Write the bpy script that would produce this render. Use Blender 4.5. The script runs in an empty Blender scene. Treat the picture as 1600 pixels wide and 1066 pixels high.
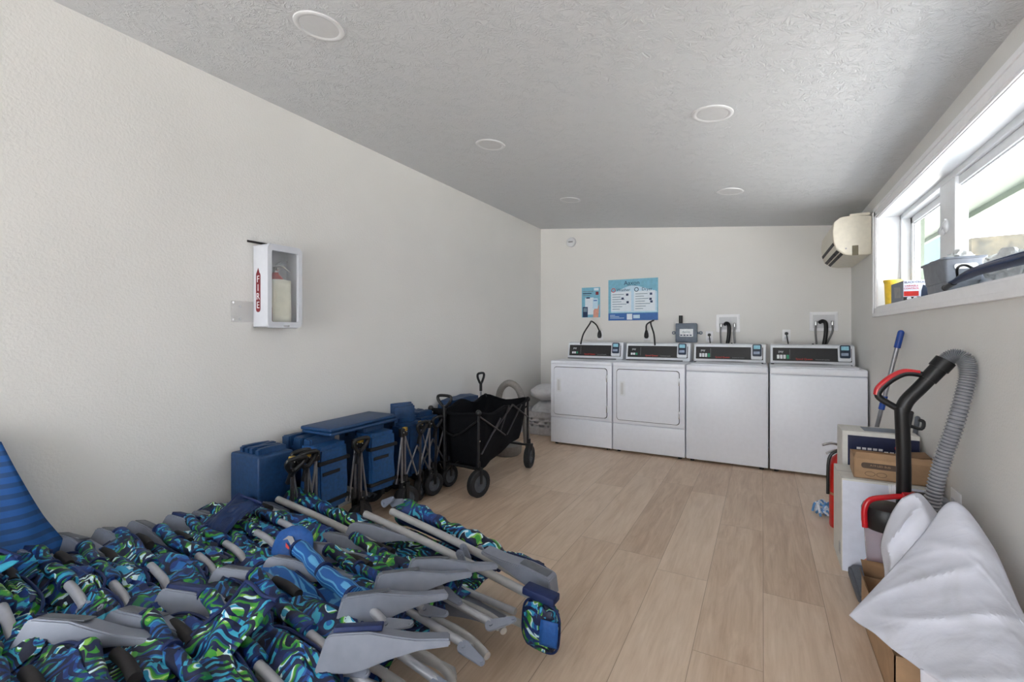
import bpy, bmesh, math, random
from mathutils import Vector, Matrix, noise
PI = math.pi
col = bpy.context.scene.collection
rnd = random.Random(7)

# ------------------------------------------------------------------ colours / materials
def lin(c):
    r = []
    for v in c[:3]:
        v = v / 255.0
        r.append(v / 12.92 if v <= 0.04045 else ((v + 0.055) / 1.055) ** 2.4)
    return (r[0], r[1], r[2], 1.0)

class NT:
    def __init__(s, name):
        s.m = bpy.data.materials.new(name); s.m.use_nodes = True
        s.t = s.m.node_tree; s.n = s.t.nodes; s.l = s.t.links
        s.b = s.n['Principled BSDF']
    def node(s, typ, **kw):
        x = s.n.new(typ)
        for k, v in kw.items():
            if k.startswith('i_'): x.inputs[k[2:].replace('_', ' ')].default_value = v
            else: setattr(x, k, v)
        return x
    def link(s, a, b): s.l.new(a, b)
    def math(s, op, a, b=None, c=None):
        x = s.n.new('ShaderNodeMath'); x.operation = op
        for i, v in enumerate((a, b, c)):
            if v is None: continue
            if isinstance(v, (int, float)): x.inputs[i].default_value = v
            else: s.l.new(v, x.inputs[i])
        return x.outputs[0]
    def coord(s, kind='Object', scale=(1, 1, 1), rand=False):
        tc = s.n.new('ShaderNodeTexCoord'); mp = s.n.new('ShaderNodeMapping')
        mp.inputs['Scale'].default_value = scale
        s.l.new(tc.outputs[kind], mp.inputs['Vector'])
        if rand:
            oi = s.n.new('ShaderNodeObjectInfo'); mu = s.n.new('ShaderNodeVectorMath'); mu.operation = 'SCALE'
            cb = s.n.new('ShaderNodeCombineXYZ')
            for k in range(3): s.l.new(oi.outputs['Random'], cb.inputs[k])
            s.l.new(cb.outputs[0], mu.inputs[0]); mu.inputs['Scale'].default_value = 23.0
            s.l.new(mu.outputs[0], mp.inputs['Location'])
        return mp.outputs[0]
    def bump(s, h, strength=0.2, dist=0.01):
        b = s.n.new('ShaderNodeBump'); b.inputs['Strength'].default_value = strength; b.inputs['Distance'].default_value = dist
        s.l.new(h, b.inputs['Height']); s.l.new(b.outputs[0], s.b.inputs['Normal'])
    def ramp(s, f, stops, interp='LINEAR'):
        r = s.n.new('ShaderNodeValToRGB'); r.color_ramp.interpolation = interp
        e = r.color_ramp.elements
        while len(e) > 1: e.remove(e[-1])
        e[0].position = stops[0][0]; e[0].color = lin(stops[0][1])
        for p, c in stops[1:]:
            q = e.new(p); q.color = lin(c)
        s.l.new(f, r.inputs[0]); return r.outputs[0]
    def noise(s, vec, scale, detail=2, rough=0.5, dist=0.0):
        x = s.n.new('ShaderNodeTexNoise'); x.inputs['Scale'].default_value = scale
        x.inputs['Detail'].default_value = detail; x.inputs['Roughness'].default_value = rough
        x.inputs['Distortion'].default_value = dist
        s.l.new(vec, x.inputs['Vector']); return x

def mat(name, c, rough=0.5, metal=0.0, nscale=None, nstr=0.15, var=0.06, coat=0.0, spec=0.5, alpha=None):
    t = NT(name); b = t.b
    b.inputs['Roughness'].default_value = rough; b.inputs['Metallic'].default_value = metal
    b.inputs['Coat Weight'].default_value = coat; b.inputs['Specular IOR Level'].default_value = spec
    v = t.coord()
    n = t.noise(v, nscale or 30, 3)
    hi = tuple(min(255, x * (1 + var)) for x in c); lo = tuple(x * (1 - var) for x in c)
    t.link(t.ramp(n.outputs[0], [(0.3, lo), (0.7, hi)]), b.inputs['Base Color'])
    if nscale: t.bump(n.outputs[0], nstr, 0.004)
    if alpha is not None: b.inputs['Alpha'].default_value = alpha
    return t.m

M = {}
def mats():
    # walls: orange-peel paint
    def wall(name, c, s=1.0):
        t = NT(name); v = t.coord()
        n = t.noise(v, 95, 3, 0.55); n2 = t.noise(v, 2.0, 2)
        t.link(t.ramp(n2.outputs[0], [(0.3, tuple(x * .985 for x in c)), (0.7, c)]), t.b.inputs['Base Color'])
        t.b.inputs['Roughness'].default_value = 0.6; t.bump(n.outputs[0], 0.3 * s, 0.006); return t.m
    M['wall'] = wall('wall_paint', (224, 223, 220))
    M['wall_b'] = wall('wall_paint_back', (228, 226, 222), .5)
    # ceiling: stomped / knockdown texture
    t = NT('ceiling_texture'); v = t.coord()
    w = t.noise(v, 9, 2); mix = t.node('ShaderNodeMix', data_type='VECTOR'); mix.inputs[0].default_value = 0.12
    t.link(v, mix.inputs[4]); t.link(w.outputs['Color'], mix.inputs[5])
    n = t.noise(mix.outputs[1], 26, 4, 0.6, 1.2)
    r = t.math('ABSOLUTE', t.math('SUBTRACT', n.outputs[0], 0.5))
    r = t.math('MINIMUM', t.math('MULTIPLY', r, 9.0), 1.0)
    r = t.math('SUBTRACT', 1.0, r)
    msk = t.noise(v, 14, 2)
    h = t.math('MULTIPLY', r, t.math('MINIMUM', t.math('MAXIMUM', t.math('MULTIPLY', t.math('SUBTRACT', msk.outputs[0], .36), 4.), 0.25), 1.))
    t.b.inputs['Base Color'].default_value = lin((206, 208, 211)); t.b.inputs['Roughness'].default_value = 0.62
    t.bump(h, 0.55, 0.006); M['ceiling'] = t.m
    # floor planks
    t = NT('vinyl_planks'); tc = t.node('ShaderNodeTexCoord'); sp = t.node('ShaderNodeSeparateXYZ')
    t.link(tc.outputs['Object'], sp.inputs[0])
    X, Y = sp.outputs[0], sp.outputs[1]
    cx = t.math('DIVIDE', t.math('ADD', X, 0.231), 0.2345)
    ci = t.math('FLOOR', cx); cf = t.math('FRACT', cx)
    wn = t.node('ShaderNodeTexWhiteNoise', noise_dimensions='1D'); t.link(ci, wn.inputs['W'])
    yy = t.math('ADD', t.math('DIVIDE', Y, 1.29), wn.outputs['Value'])
    yi = t.math('FLOOR', yy); yf = t.math('FRACT', yy)
    cb = t.node('ShaderNodeCombineXYZ'); t.link(ci, cb.inputs[0]); t.link(yi, cb.inputs[1])
    wp = t.node('ShaderNodeTexWhiteNoise', noise_dimensions='3D'); t.link(cb.outputs[0], wp.inputs['Vector'])
    # grain coords offset per plank
    sc = t.node('ShaderNodeVectorMath', operation='SCALE'); t.link(wp.outputs['Color'], sc.inputs[0]); sc.inputs['Scale'].default_value = 40
    ad = t.node('ShaderNodeVectorMath', operation='ADD'); t.link(tc.outputs['Object'], ad.inputs[0]); t.link(sc.outputs[0], ad.inputs[1])
    mp = t.node('ShaderNodeMapping'); mp.inputs['Scale'].default_value = (9, 1.1, 1); t.link(ad.outputs[0], mp.inputs['Vector'])
    g1 = t.noise(mp.outputs[0], 2.2, 5, 0.62, 0.9)
    mp2 = t.node('ShaderNodeMapping'); mp2.inputs['Scale'].default_value = (60, 2.5, 1); t.link(ad.outputs[0], mp2.inputs['Vector'])
    g2 = t.noise(mp2.outputs[0], 2.0, 3, 0.6)
    f = t.math('ADD', t.math('MULTIPLY', g1.outputs[0], 0.52), t.math('MULTIPLY', g2.outputs[0], 0.22))
    f = t.math('ADD', f, t.math('ADD', .02, t.math('MULTIPLY', wp.outputs['Value'], 0.20)))
    c = t.ramp(f, [(0.30, (186, 159, 136)), (0.42, (202, 177, 153)), (0.52, (213, 190, 167)), (0.66, (224, 203, 182))])
    kn = t.node('ShaderNodeTexVoronoi'); kn.inputs['Scale'].default_value = 1.0
    mp3 = t.node('ShaderNodeMapping'); mp3.inputs['Scale'].default_value = (4.2, 1.5, 1); t.link(ad.outputs[0], mp3.inputs['Vector'])
    dn = t.noise(mp3.outputs[0], 3, 2); mx = t.node('ShaderNodeMix', data_type='VECTOR'); mx.inputs[0].default_value = 0.1
    t.link(mp3.outputs[0], mx.inputs[4]); t.link(dn.outputs['Color'], mx.inputs[5]); t.link(mx.outputs[1], kn.inputs['Vector'])
    kf = t.math('MINIMUM', t.math('MULTIPLY', kn.outputs['Distance'], 5.5), 1.0)
    km = t.node('ShaderNodeMix', data_type='RGBA'); t.link(t.math('ADD', t.math('MULTIPLY', kf, .35), .65), km.inputs[0])
    km.inputs[6].default_value = lin((172, 144, 120)); t.link(c, km.inputs[7])
    e1 = t.math('MINIMUM', cf, t.math('SUBTRACT', 1.0, cf)); e1 = t.math('MULTIPLY', e1, 0.2345)
    e2 = t.math('MINIMUM', yf, t.math('SUBTRACT', 1.0, yf)); e2 = t.math('MULTIPLY', e2, 1.29)
    e = t.math('MINIMUM', t.math('DIVIDE', t.math('MINIMUM', e1, e2), 0.0016), 1.0)
    gm = t.node('ShaderNodeMix', data_type='RGBA'); t.link(e, gm.inputs[0])
    gm.inputs[6].default_value = lin((136, 113, 92)); t.link(km.outputs[2], gm.inputs[7])
    t.link(gm.outputs[2], t.b.inputs['Base Color'])
    t.b.inputs['Roughness'].default_value = 0.42; t.b.inputs['Specular IOR Level'].default_value = 0.35
    t.bump(t.math('ADD', e, t.math('MULTIPLY', g2.outputs[0], .12)), 0.25, 0.002); M['floor'] = t.m
    # leaf print fabric
    def leaf(name, dark=False):
        t = NT(name); v = t.coord(rand=True)
        wv = t.noise(v, 5.0, 2, 0.5)
        sc = t.node('ShaderNodeVectorMath', operation='SCALE'); t.link(wv.outputs['Color'], sc.inputs[0]); sc.inputs['Scale'].default_value = 0.34
        ad = t.node('ShaderNodeVectorMath', operation='ADD'); t.link(v, ad.inputs[0]); t.link(sc.outputs[0], ad.inputs[1])
        vo = t.node('ShaderNodeTexVoronoi'); vo.inputs['Scale'].default_value = 8.0; t.link(ad.outputs[0], vo.inputs['Vector'])
        # direction of the leaf blades turned per patch
        rr = t.node('ShaderNodeVectorRotate', rotation_type='EULER_XYZ')
        sc2 = t.node('ShaderNodeVectorMath', operation='SCALE'); t.link(vo.outputs['Color'], sc2.inputs[0]); sc2.inputs['Scale'].default_value = 6.0
        t.link(ad.outputs[0], rr.inputs['Vector']); t.link(sc2.outputs[0], rr.inputs['Rotation'])
        wa = t.node('ShaderNodeTexWave', wave_profile='SIN'); wa.inputs['Scale'].default_value = 11.0
        wa.inputs['Distortion'].default_value = 2.2; wa.inputs['Detail'].default_value = 1.0; wa.inputs['Detail Scale'].default_value = 0.8
        t.link(rr.outputs[0], wa.inputs['Vector'])
        hue = t.noise(ad.outputs[0], 10.0, 1, .5, .4)
        bright = t.ramp(hue.outputs[0], [(0.0, (8, 50, 120)), (0.34, (16, 92, 160)), (0.39, (48, 156, 186)), (0.45, (12, 66, 140)), (0.49, (14, 112, 66)), (0.525, (56, 148, 46)),
                                         (0.575, (134, 184, 78)), (0.60, (206, 234, 240)), (0.635, (44, 150, 190)), (0.70, (10, 70, 150))], 'CONSTANT')
        base = t.ramp(t.noise(v, 8, 1).outputs[0], [(0.0, (4, 16, 50)), (0.5, (6, 26, 74)), (0.6, (9, 44, 110))], 'CONSTANT')
        k = t.ramp(wa.outputs['Fac'], [(0.0, (0, 0, 0)), (0.54, (255, 255, 255))], 'CONSTANT')
        mx = t.node('ShaderNodeMix', data_type='RGBA'); t.link(k, mx.inputs[0]); t.link(base, mx.inputs[6]); t.link(bright, mx.inputs[7])
        t.link(mx.outputs[2], t.b.inputs['Base Color']); t.b.inputs['Roughness'].default_value = 0.55
        fn = t.noise(v, 60, 2); t.bump(fn.outputs[0], .25, .003)
        return t.m
    M['leaf'] = leaf('leaf_print_fabric')
    def stripe(name, a, b2, scale, axis, width=.5):
        t = NT(name); v = t.coord(); sp = t.node('ShaderNodeSeparateXYZ'); t.link(v, sp.inputs[0])
        d = t.noise(v, 3, 2)
        q = t.math('ADD', t.math('MULTIPLY', sp.outputs[axis], scale), t.math('MULTIPLY', d.outputs[0], .5))
        fr = t.math('FRACT', q)
        t.link(t.ramp(fr, [(0.0, a), (width, a), (width + .08, b2), (.95, b2), (1.0, a)]), t.b.inputs['Base Color'])
        t.b.inputs['Roughness'].default_value = .6; t.bump(t.noise(v, 50, 2).outputs[0], .2, .003); return t.m
    M['towel'] = stripe('striped_blue_fabric', (0, 80, 150), (2, 60, 112), 26, 2)
    M['bluestripe'] = stripe('blue_striped_mesh', (16, 88, 160), (88, 160, 205), 110, 1, .62)
    M['bluemesh'] = mat('blue_mesh_fabric', (18, 80, 150), .6, nscale=90, nstr=.3)
    M['navy'] = mat('navy_binding', (10, 34, 84), .6, nscale=70)
    M['navymesh'] = mat('navy_mesh', (12, 36, 78), .5, nscale=120, nstr=.4)
    M['tube'] = mat('silver_painted_tube', (168, 170, 176), .36, .3, var=.03)
    M['tubew'] = mat('warm_white_tube', (170, 170, 170), .4, .1, var=.03)
    M['arm'] = mat('grey_armrest_plastic', (126, 132, 146), .42, var=.03)
    M['foam'] = mat('black_foam', (30, 27, 28), .75, nscale=80)
    M['wblue'] = mat('navy_polyester', (15, 56, 98), .48, nscale=55, nstr=.22, var=.1)
    M['wblue2'] = mat('bright_navy_polyester', (20, 70, 122), .48, nscale=55, nstr=.22, var=.1)
    M['black'] = mat('black_plastic', (18, 18, 20), .42)
    M['blackfab'] = mat('black_canvas', (7, 8, 13), .85, nscale=60, nstr=.25, var=.12, spec=.2)
    M['strap'] = mat('black_webbing', (12, 13, 17), .7, nscale=150)
    M['rubber'] = mat('dark_rubber', (26, 27, 30), .7, nscale=60)
    M['hubgrey'] = mat('grey_wheel_hub', (92, 96, 104), .5)
    M['rod'] = mat('steel_rod', (150, 150, 155), .3, .8)
    M['rodd'] = mat('dark_steel_rod', (70, 68, 70), .35, .7)
    M['rivet'] = mat('bright_rivet', (215, 212, 205), .25, .9)
    M['brass'] = mat('brass_clip', (214, 176, 82), .3, .8)
    M['enamel'] = mat('white_enamel', (232, 235, 243), .34, coat=.0, var=.008)
    M['enamel_s'] = mat('console_white', (226, 229, 234), .4, var=.01)
    M['gap'] = mat('dark_gap', (60, 62, 66), .6)
    M['panel'] = mat('console_black_panel', (26, 25, 27), .4)
    M['red'] = mat('red_print', (205, 40, 30), .5)
    M['redpl'] = mat('red_plastic', (196, 22, 34), .3, coat=.3)
    M['greyprint'] = mat('grey_print', (150, 150, 152), .5)
    M['whiteprint'] = mat('white_print', (232, 234, 236), .5)
    M['green'] = mat('green_button', (40, 150, 110), .5)
    M['reader'] = mat('navy_card_reader', (24, 42, 66), .3, coat=.3)
    M['screen'] = mat('reader_screen', (150, 205, 222), .25)
    M['keys'] = mat('reader_keys', (150, 165, 190), .4)
    M['trim'] = mat('white_trim_paint', (243, 243, 245), .38, var=.008)
    M['vinyl'] = mat('white_window_vinyl', (228, 230, 233), .35, var=.008)
    M['lite'] = mat('downlight_white', (216, 217, 219), .5, var=.01)
    M['diff'] = mat('downlight_diffuser', (206, 207, 209), .6, var=.01)
    M['cream'] = mat('aged_cream_plastic', (226, 220, 204), .4, var=.02)
    M['olive'] = mat('olive_tape', (112, 104, 82), .6)
    M['dark'] = mat('dark_slot', (24, 20, 20), .6)
    M['cab'] = mat('cabinet_white_plastic', (206, 209, 216), .4, var=.01)
    M['exred'] = mat('extinguisher_red', (186, 26, 20), .3, coat=.3)
    M['paper'] = mat('cream_paper', (240, 238, 220), .8, var=.03)
    M['silver'] = mat('chrome', (200, 200, 200), .25, .9)
    M['maroon'] = mat('maroon_label', (118, 22, 34), .5)
    M['skin'] = mat('printed_hand', (222, 160, 140), .6)
    M['poster'] = mat('poster_teal', (120, 182, 206), .45, var=.04)
    M['posterl'] = mat('poster_pale_blue', (196, 224, 240), .45, var=.02)
    M['posterw'] = mat('poster_white', (226, 236, 244), .45, var=.01)
    M['posterd'] = mat('poster_blue_band', (40, 100, 172), .45, var=.03)
    M['ink'] = mat('navy_ink', (28, 52, 92), .6)
    M['inkl'] = mat('grey_ink', (120, 146, 160), .6)
    M['boxgrey'] = mat('grey_junction_plastic', (108, 118, 132), .45)
    M['ribl'] = mat('pale_grey_hose', (152, 154, 158), .4)
    M['hose'] = mat('braided_steel_hose', (128, 128, 128), .35, .5, nscale=200)
    M['greyhose'] = mat('grey_hose', (134, 130, 126), .55, nscale=60)
    M['carton'] = mat('brown_cardboard', (168, 136, 104), .8, nscale=20, nstr=.05, var=.04)
    M['carton2'] = mat('brown_cardboard_inner', (128, 98, 70), .85, nscale=20, nstr=.05)
    M['cartonw'] = mat('white_cardboard', (222, 226, 240), .6, var=.015)
    M['cartonside'] = mat('white_cardboard_side', (212, 210, 204), .6, var=.02)
    M['boxblue'] = mat('printed_navy_carton', (24, 32, 66), .4)
    M['brownprint'] = mat('brown_print', (88, 72, 60), .7)
    M['wbasket'] = mat('white_basket_plastic', (205, 205, 210), .45)
    M['linen'] = mat('white_linen', (225, 225, 228), .8, nscale=25, nstr=.3, var=.02)
    M['bagplastic'] = mat('translucent_white_bag', (225, 225, 228), .35, nscale=18, nstr=.5)
    M['yellow'] = mat('yellow_plastic', (236, 196, 60), .4)
    M['binf'] = mat('grey_bin_plastic', (116, 121, 130), .45)
    M['umb'] = mat('navy_umbrella_nylon', (20, 38, 76), .45, nscale=40)
    M['bagclr'] = mat('clear_plastic_wrap', (225, 228, 228), .15, nscale=18, nstr=.6)
    M['bluepl'] = mat('blue_grip', (18, 66, 150), .4)
    M['ragblue'] = mat('blue_mop_yarn', (96, 150, 200), .9, nscale=40, var=.2)
    M['ragwhite'] = mat('white_mop_yarn', (215, 222, 230), .9, nscale=40, var=.1)
    M['outwall'] = mat('exterior_stucco', (228, 238, 240), .8, nscale=20, var=.02)
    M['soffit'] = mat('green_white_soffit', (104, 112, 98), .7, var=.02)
    M['outblue'] = mat('pale_blue_siding', (80, 98, 106), .7, var=.02)
    M['roof'] = mat('mottled_roof', (62, 56, 44), .8, nscale=9, nstr=.4, var=.35)
    M['ground'] = mat('concrete_ground', (196, 193, 188), .8, nscale=5, var=.05)
    # canvas
    t = NT('white_canvas'); v = t.coord(); n = t.noise(v, 7, 3, .55, .6); n2 = t.noise(v, 160, 2)
    t.link(t.ramp(n.outputs[0], [(0.25, (200, 202, 210)), (.5, (212, 214, 225)), (0.75, (218, 221, 233))]), t.b.inputs['Base Color'])
    t.b.inputs['Roughness'].default_value = .85
    t.bump(t.math('ADD', n.outputs[0], t.math('MULTIPLY', n2.outputs[0], .05)), .35, .02); M['canvas'] = t.m
    # glass, clear plastics
    def clear(name, c, rough, a):
        t = NT(name); t.b.inputs['Base Color'].default_value = lin(c); t.b.inputs['Roughness'].default_value = rough
        t.b.inputs['Alpha'].default_value = a; t.b.inputs['IOR'].default_value = 1.45
        n = t.noise(t.coord(), 4, 2); t.link(t.math('ADD', t.math('MULTIPLY', n.outputs[0], .05), rough), t.b.inputs['Roughness'])
        return t.m
    M['glass'] = clear('window_glass', (225, 240, 238), .02, .10)
    M['cglass'] = clear('cabinet_cover', (200, 205, 205), .08, .16)
    M['cplate'] = clear('clear_acrylic_plate', (215, 215, 215), .12, .22)
    M['bin'] = clear('dust_bin_plastic', (186, 170, 182), .15, .55)
    M['mesh'] = clear('navy_see_through_mesh', (14, 40, 84), .5, .82)
mats()

# ------------------------------------------------------------------ mesh helpers
class MB:
    def __init__(s): s.bm = bmesh.new()
    def box(s, x0, x1, y0, y1, z0, z1, bev=0, seg=2, mx=None):
        b = bmesh.new()
        bmesh.ops.create_cube(b, size=1)
        for v in b.verts:
            v.co = Vector(((x0 + x1) / 2 + v.co.x * (x1 - x0), (y0 + y1) / 2 + v.co.y * (y1 - y0), (z0 + z1) / 2 + v.co.z * (z1 - z0)))
        if bev: bmesh.ops.bevel(b, geom=b.edges[:], offset=bev, segments=seg, affect='EDGES', profile=.5)
        return s.take(b, mx)
    def take(s, b, mx=None):
        if mx is not None: b.transform(mx)
        me = bpy.data.meshes.new('tmp'); b.to_mesh(me); b.free(); s.bm.from_mesh(me); bpy.data.meshes.remove(me); return s
    def cyl(s, p0, p1, r, r2=None, n=14, cap=True):
        p0 = Vector(p0); p1 = Vector(p1); d = p1 - p0; b = bmesh.new()
        bmesh.ops.create_cone(b, cap_ends=cap, segments=n, radius1=r, radius2=r if r2 is None else r2, depth=d.length)
        q = Vector((0, 0, 1)).rotation_difference(d.normalized())
        return s.take(b, Matrix.Translation((p0 + p1) / 2) @ q.to_matrix().to_4x4())
    def tube(s, pts, r, n=10, closed=False, smooth=3, rz=None, cap=True):
        P = [Vector(p) for p in pts]
        if smooth: P = catmull(P, smooth, closed)
        N = len(P); R = r if callable(r) else (lambda t: r)
        rings = []; up = None
        for i, p in enumerate(P):
            a = P[(i - 1) % N] if (closed or i) else P[0]; c = P[(i + 1) % N] if (closed or i < N - 1) else P[-1]
            t = (c - a).normalized()
            if up is None:
                up = t.orthogonal().normalized()
            up = (up - t * up.dot(t))
            if up.length < 1e-5: up = t.orthogonal()
            up.normalize(); w = t.cross(up); rr = R(i / max(1, N - 1))
            rings.append([s.bm.verts.new(p + (up * math.cos(2 * PI * k / n) + w * math.sin(2 * PI * k / n)) * rr) for k in range(n)])
        for i in range(N if closed else N - 1):
            A = rings[i]; B = rings[(i + 1) % N]
            for k in range(n): s.bm.faces.new((A[k], A[(k + 1) % n], B[(k + 1) % n], B[k]))
        if not closed and cap:
            s.bm.faces.new(rings[0][::-1]); s.bm.faces.new(rings[-1])
        return s
    def prism(s, poly, a, b2, axis='z', bev=0, mx=None):
        b = bmesh.new()
        def p3(p, h):
            if axis == 'z': return (p[0], p[1], h)
            if axis == 'y': return (p[0], h, p[1])
            return (h, p[0], p[1])
        v0 = [b.verts.new(p3(p, a)) for p in poly]; v1 = [b.verts.new(p3(p, b2)) for p in poly]
        b.faces.new(v0[::-1]); b.faces.new(v1); n = len(poly)
        for i in range(n): b.faces.new((v0[i], v0[(i + 1) % n], v1[(i + 1) % n], v1[i]))
        bmesh.ops.recalc_face_normals(b, faces=b.faces)
        if bev: bmesh.ops.bevel(b, geom=b.edges[:], offset=bev, segments=2, affect='EDGES')
        return s.take(b, mx)
    def ball(s, c, r, seg=16, mx=None, nz=0, ns=4):
        b = bmesh.new(); bmesh.ops.create_uvsphere(b, u_segments=seg * 2, v_segments=seg, radius=1)
        r = (r, r, r) if isinstance(r, (int, float)) else r
        for v in b.verts:
            k = 1 + (nz * noise.noise(Vector(v.co) * ns + Vector(c) * 5) if nz else 0)
            v.co = Vector((c[0] + v.co.x * r[0] * k, c[1] + v.co.y * r[1] * k, c[2] + v.co.z * r[2] * k))
        return s.take(b, mx)
    def lathe(s, prof, c=(0, 0, 0), n=28, ax='z'):
        rings = []
        for r, z in prof:
            ring = []
            for k in range(n):
                a = 2 * PI * k / n; q = (r * math.cos(a), r * math.sin(a), z)
                if ax == 'y': q = (q[0], q[2], q[1])
                if ax == 'x': q = (q[2], q[0], q[1])
                ring.append(s.bm.verts.new(Vector(q) + Vector(c)))
            rings.append(ring)
        for A, B in zip(rings, rings[1:]):
            for k in range(n): s.bm.faces.new((A[k], A[(k + 1) % n], B[(k + 1) % n], B[k]))
        return s
    def grid(s, net, nu=10, nv=10, fn=None):
        """net: rows of control points, Catmull-Rom interpolated in both directions."""
        rows = [catmull([Vector(p) for p in r], nu) for r in net]
        cols = list(zip(*rows)); cols = [catmull(list(c), nv) for c in cols]
        W = len(cols); Hh = len(cols[0]); vs = []
        for i, c in enumerate(cols):
            vs.append([s.bm.verts.new(fn(p, i / (W - 1), j / (Hh - 1)) if fn else p) for j, p in enumerate(c)])
        for i in range(W - 1):
            for j in range(Hh - 1): s.bm.faces.new((vs[i][j], vs[i + 1][j], vs[i + 1][j + 1], vs[i][j + 1]))
        return s
    def build(s, name, m, parent=None, smooth=True, solid=0, loc=None, bevel=0, sub=0, off=-1):
        bmesh.ops.recalc_face_normals(s.bm, faces=s.bm.faces)
        me = bpy.data.meshes.new(name); s.bm.to_mesh(me); s.bm.free()
        o = bpy.data.objects.new(name, me); col.objects.link(o)
        for mm in (m if isinstance(m, (list, tuple)) else [m]): me.materials.append(mm)
        if smooth:
            for p in me.polygons: p.use_smooth = True
            try: me.set_sharp_from_angle(angle=math.radians(38))
            except Exception: pass
        if solid:
            md = o.modifiers.new('s', 'SOLIDIFY'); md.thickness = solid; md.offset = off
        if bevel:
            md = o.modifiers.new('b', 'BEVEL'); md.width = bevel; md.segments = 2
        if sub:
            md = o.modifiers.new('d', 'SUBSURF'); md.levels = sub; md.render_levels = sub
        if parent: o.parent = parent
        if loc: o.location = loc
        return o

def catmull(P, k, closed=False):
    out = []; N = len(P)
    if N < 3 and not closed:
        return [P[0].lerp(P[-1], i / (k + 1)) for i in range(k + 2)] if N == 2 else P
    segs = N if closed else N - 1
    for i in range(segs):
        if closed: p0, p1, p2, p3 = P[(i - 1) % N], P[i], P[(i + 1) % N], P[(i + 2) % N]
        else:
            p1, p2 = P[i], P[i + 1]
            p0 = P[i - 1] if i else p1 * 2 - p2
            p3 = P[i + 2] if i + 2 < N else p2 * 2 - p1
        for j in range(k + 1):
            t = j / (k + 1)
            out.append(0.5 * ((2 * p1) + (p2 - p0) * t + (2 * p0 - 5 * p1 + 4 * p2 - p3) * t * t + (3 * p1 - p0 - 3 * p2 + p3) * t ** 3))
    if not closed: out.append(P[-1])
    return out

def tag(o, label, cat, group=None, kind=None):
    o['label'] = label; o['category'] = cat
    if group: o['group'] = group
    if kind: o['kind'] = kind
    return o
def thing(name, loc, label, cat, group=None, rz=0, rot=None):
    o = bpy.data.objects.new(name, None); col.objects.link(o); o.location = loc
    o.rotation_euler = rot if rot else (0, 0, rz); o.empty_display_size = .05
    return tag(o, label, cat, group)
def struct(o, label=None):
    o['kind'] = 'structure'
    if label: o['label'] = label
    return o
def text(name, s, size, m, parent, loc, rot=(PI / 2, 0, 0), ext=0.0006, align='CENTER', sx=1.0):
    cu = bpy.data.curves.new('txt', 'FONT'); cu.body = s; cu.size = size; cu.extrude = ext; cu.align_x = align; cu.align_y = 'CENTER'
    cu.resolution_u = 3
    t = bpy.data.objects.new('txt', cu); col.objects.link(t)
    bpy.context.view_layer.update()
    me = bpy.data.meshes.new_from_object(t.evaluated_get(bpy.context.evaluated_depsgraph_get()))
    bpy.data.objects.remove(t); me.name = name; me.materials.clear(); me.materials.append(m)
    o = bpy.data.objects.new(name, me); col.objects.link(o); o.parent = parent; o.location = loc; o.rotation_euler = rot; o.scale = (sx, 1, 1)
    return o
def rrect(x0, x1, z0, z1, r, n=5):
    P = []
    for cx, cz, a0 in ((x1 - r, z0 + r, -PI / 2), (x1 - r, z1 - r, 0), (x0 + r, z1 - r, PI / 2), (x0 + r, z0 + r, PI)):
        for k in range(n + 1):
            a = a0 + PI / 2 * k / n; P.append((cx + r * math.cos(a), cz + r * math.sin(a)))
    return P

# ------------------------------------------------------------------ room
XL, XR, YB, YR = -2.54, 0.75, 5.40, -2.9
SL = .0985
def cz(x): return 2.551 - SL * (x - XL)
struct(MB().box(XL - .2, XR + .2, YR - .2, YB + .2, -.1, 0).build('floor', M['floor'], smooth=False))
struct(MB().prism([(YR - .15, -.1), (YB + .15, -.1), (YB + .15, 2.75), (YR - .15, 2.75)], XL - .15, XL, 'x').build('wall_left', M['wall'], smooth=False))
struct(MB().prism([(XL, -.0), (XR, -.0), (XR, cz(XR) + .05), (XL, cz(XL) + .05)], YB, YB + .15, 'y').build('wall_back', M['wall_b'], smooth=False))
b = MB(); b.prism([(XL - .2, cz(XL - .2)), (XR + .2, cz(XR + .2)), (XR + .2, cz(XR + .2) + .12), (XL - .2, cz(XL - .2) + .12)], YR - .2, YB + .2, 'y')
struct(b.build('ceiling', M['ceiling'], smooth=False))
WY0, WY1, WZ0, WZ1 = 1.55, 4.25, 1.385, 2.045
b = MB()
b.box(XR, XR + .2, YR - .15, YB + .15, 0, WZ0); b.box(XR, XR + .2, YR - .15, YB + .15, WZ1, 2.32)
b.box(XR, XR + .2, WY1, YB + .15, WZ0, WZ1); b.box(XR, XR + .2, YR - .15, WY0, WZ0, WZ1)
struct(b.build('wall_right', M['wall'], smooth=False))
# unseen wall behind the camera; wide doorway sized and placed to spread daylight
b = MB(); DX0, DX1, DZ = -2.40, -.10, 2.16
b.box(XL, DX0, YR - .15, YR, 0, 2.7); b.box(DX1, XR, YR - .15, YR, 0, 2.7); b.box(DX0, DX1, YR - .15, YR, DZ, 2.7)
struct(b.build('wall_front', M['wall'], smooth=False))
b = MB(); b.box(DX0, DX0 + .05, YR - .15, YR + .02, 0, DZ); b.box(DX1 - .05, DX1, YR - .15, YR + .02, 0, DZ); b.box(DX0 + .05, DX1 - .05, YR - .15, YR + .02, DZ - .05, DZ)
struct(b.build('door_1', M['trim'], smooth=False))
# baseboards
struct(MB().box(XL, XL + .013, YR, YB, 0, .092, .004).build('baseboard_left', M['trim'], smooth=False))
struct(MB().box(XL + .013, XR, YB - .013, YB, 0, .092, .004).build('baseboard_back', M['trim'], smooth=False))
struct(MB().box(XR - .013, XR, YR, YB - .013, 0, .092, .004).build('baseboard_right', M['trim'], smooth=False))

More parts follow.
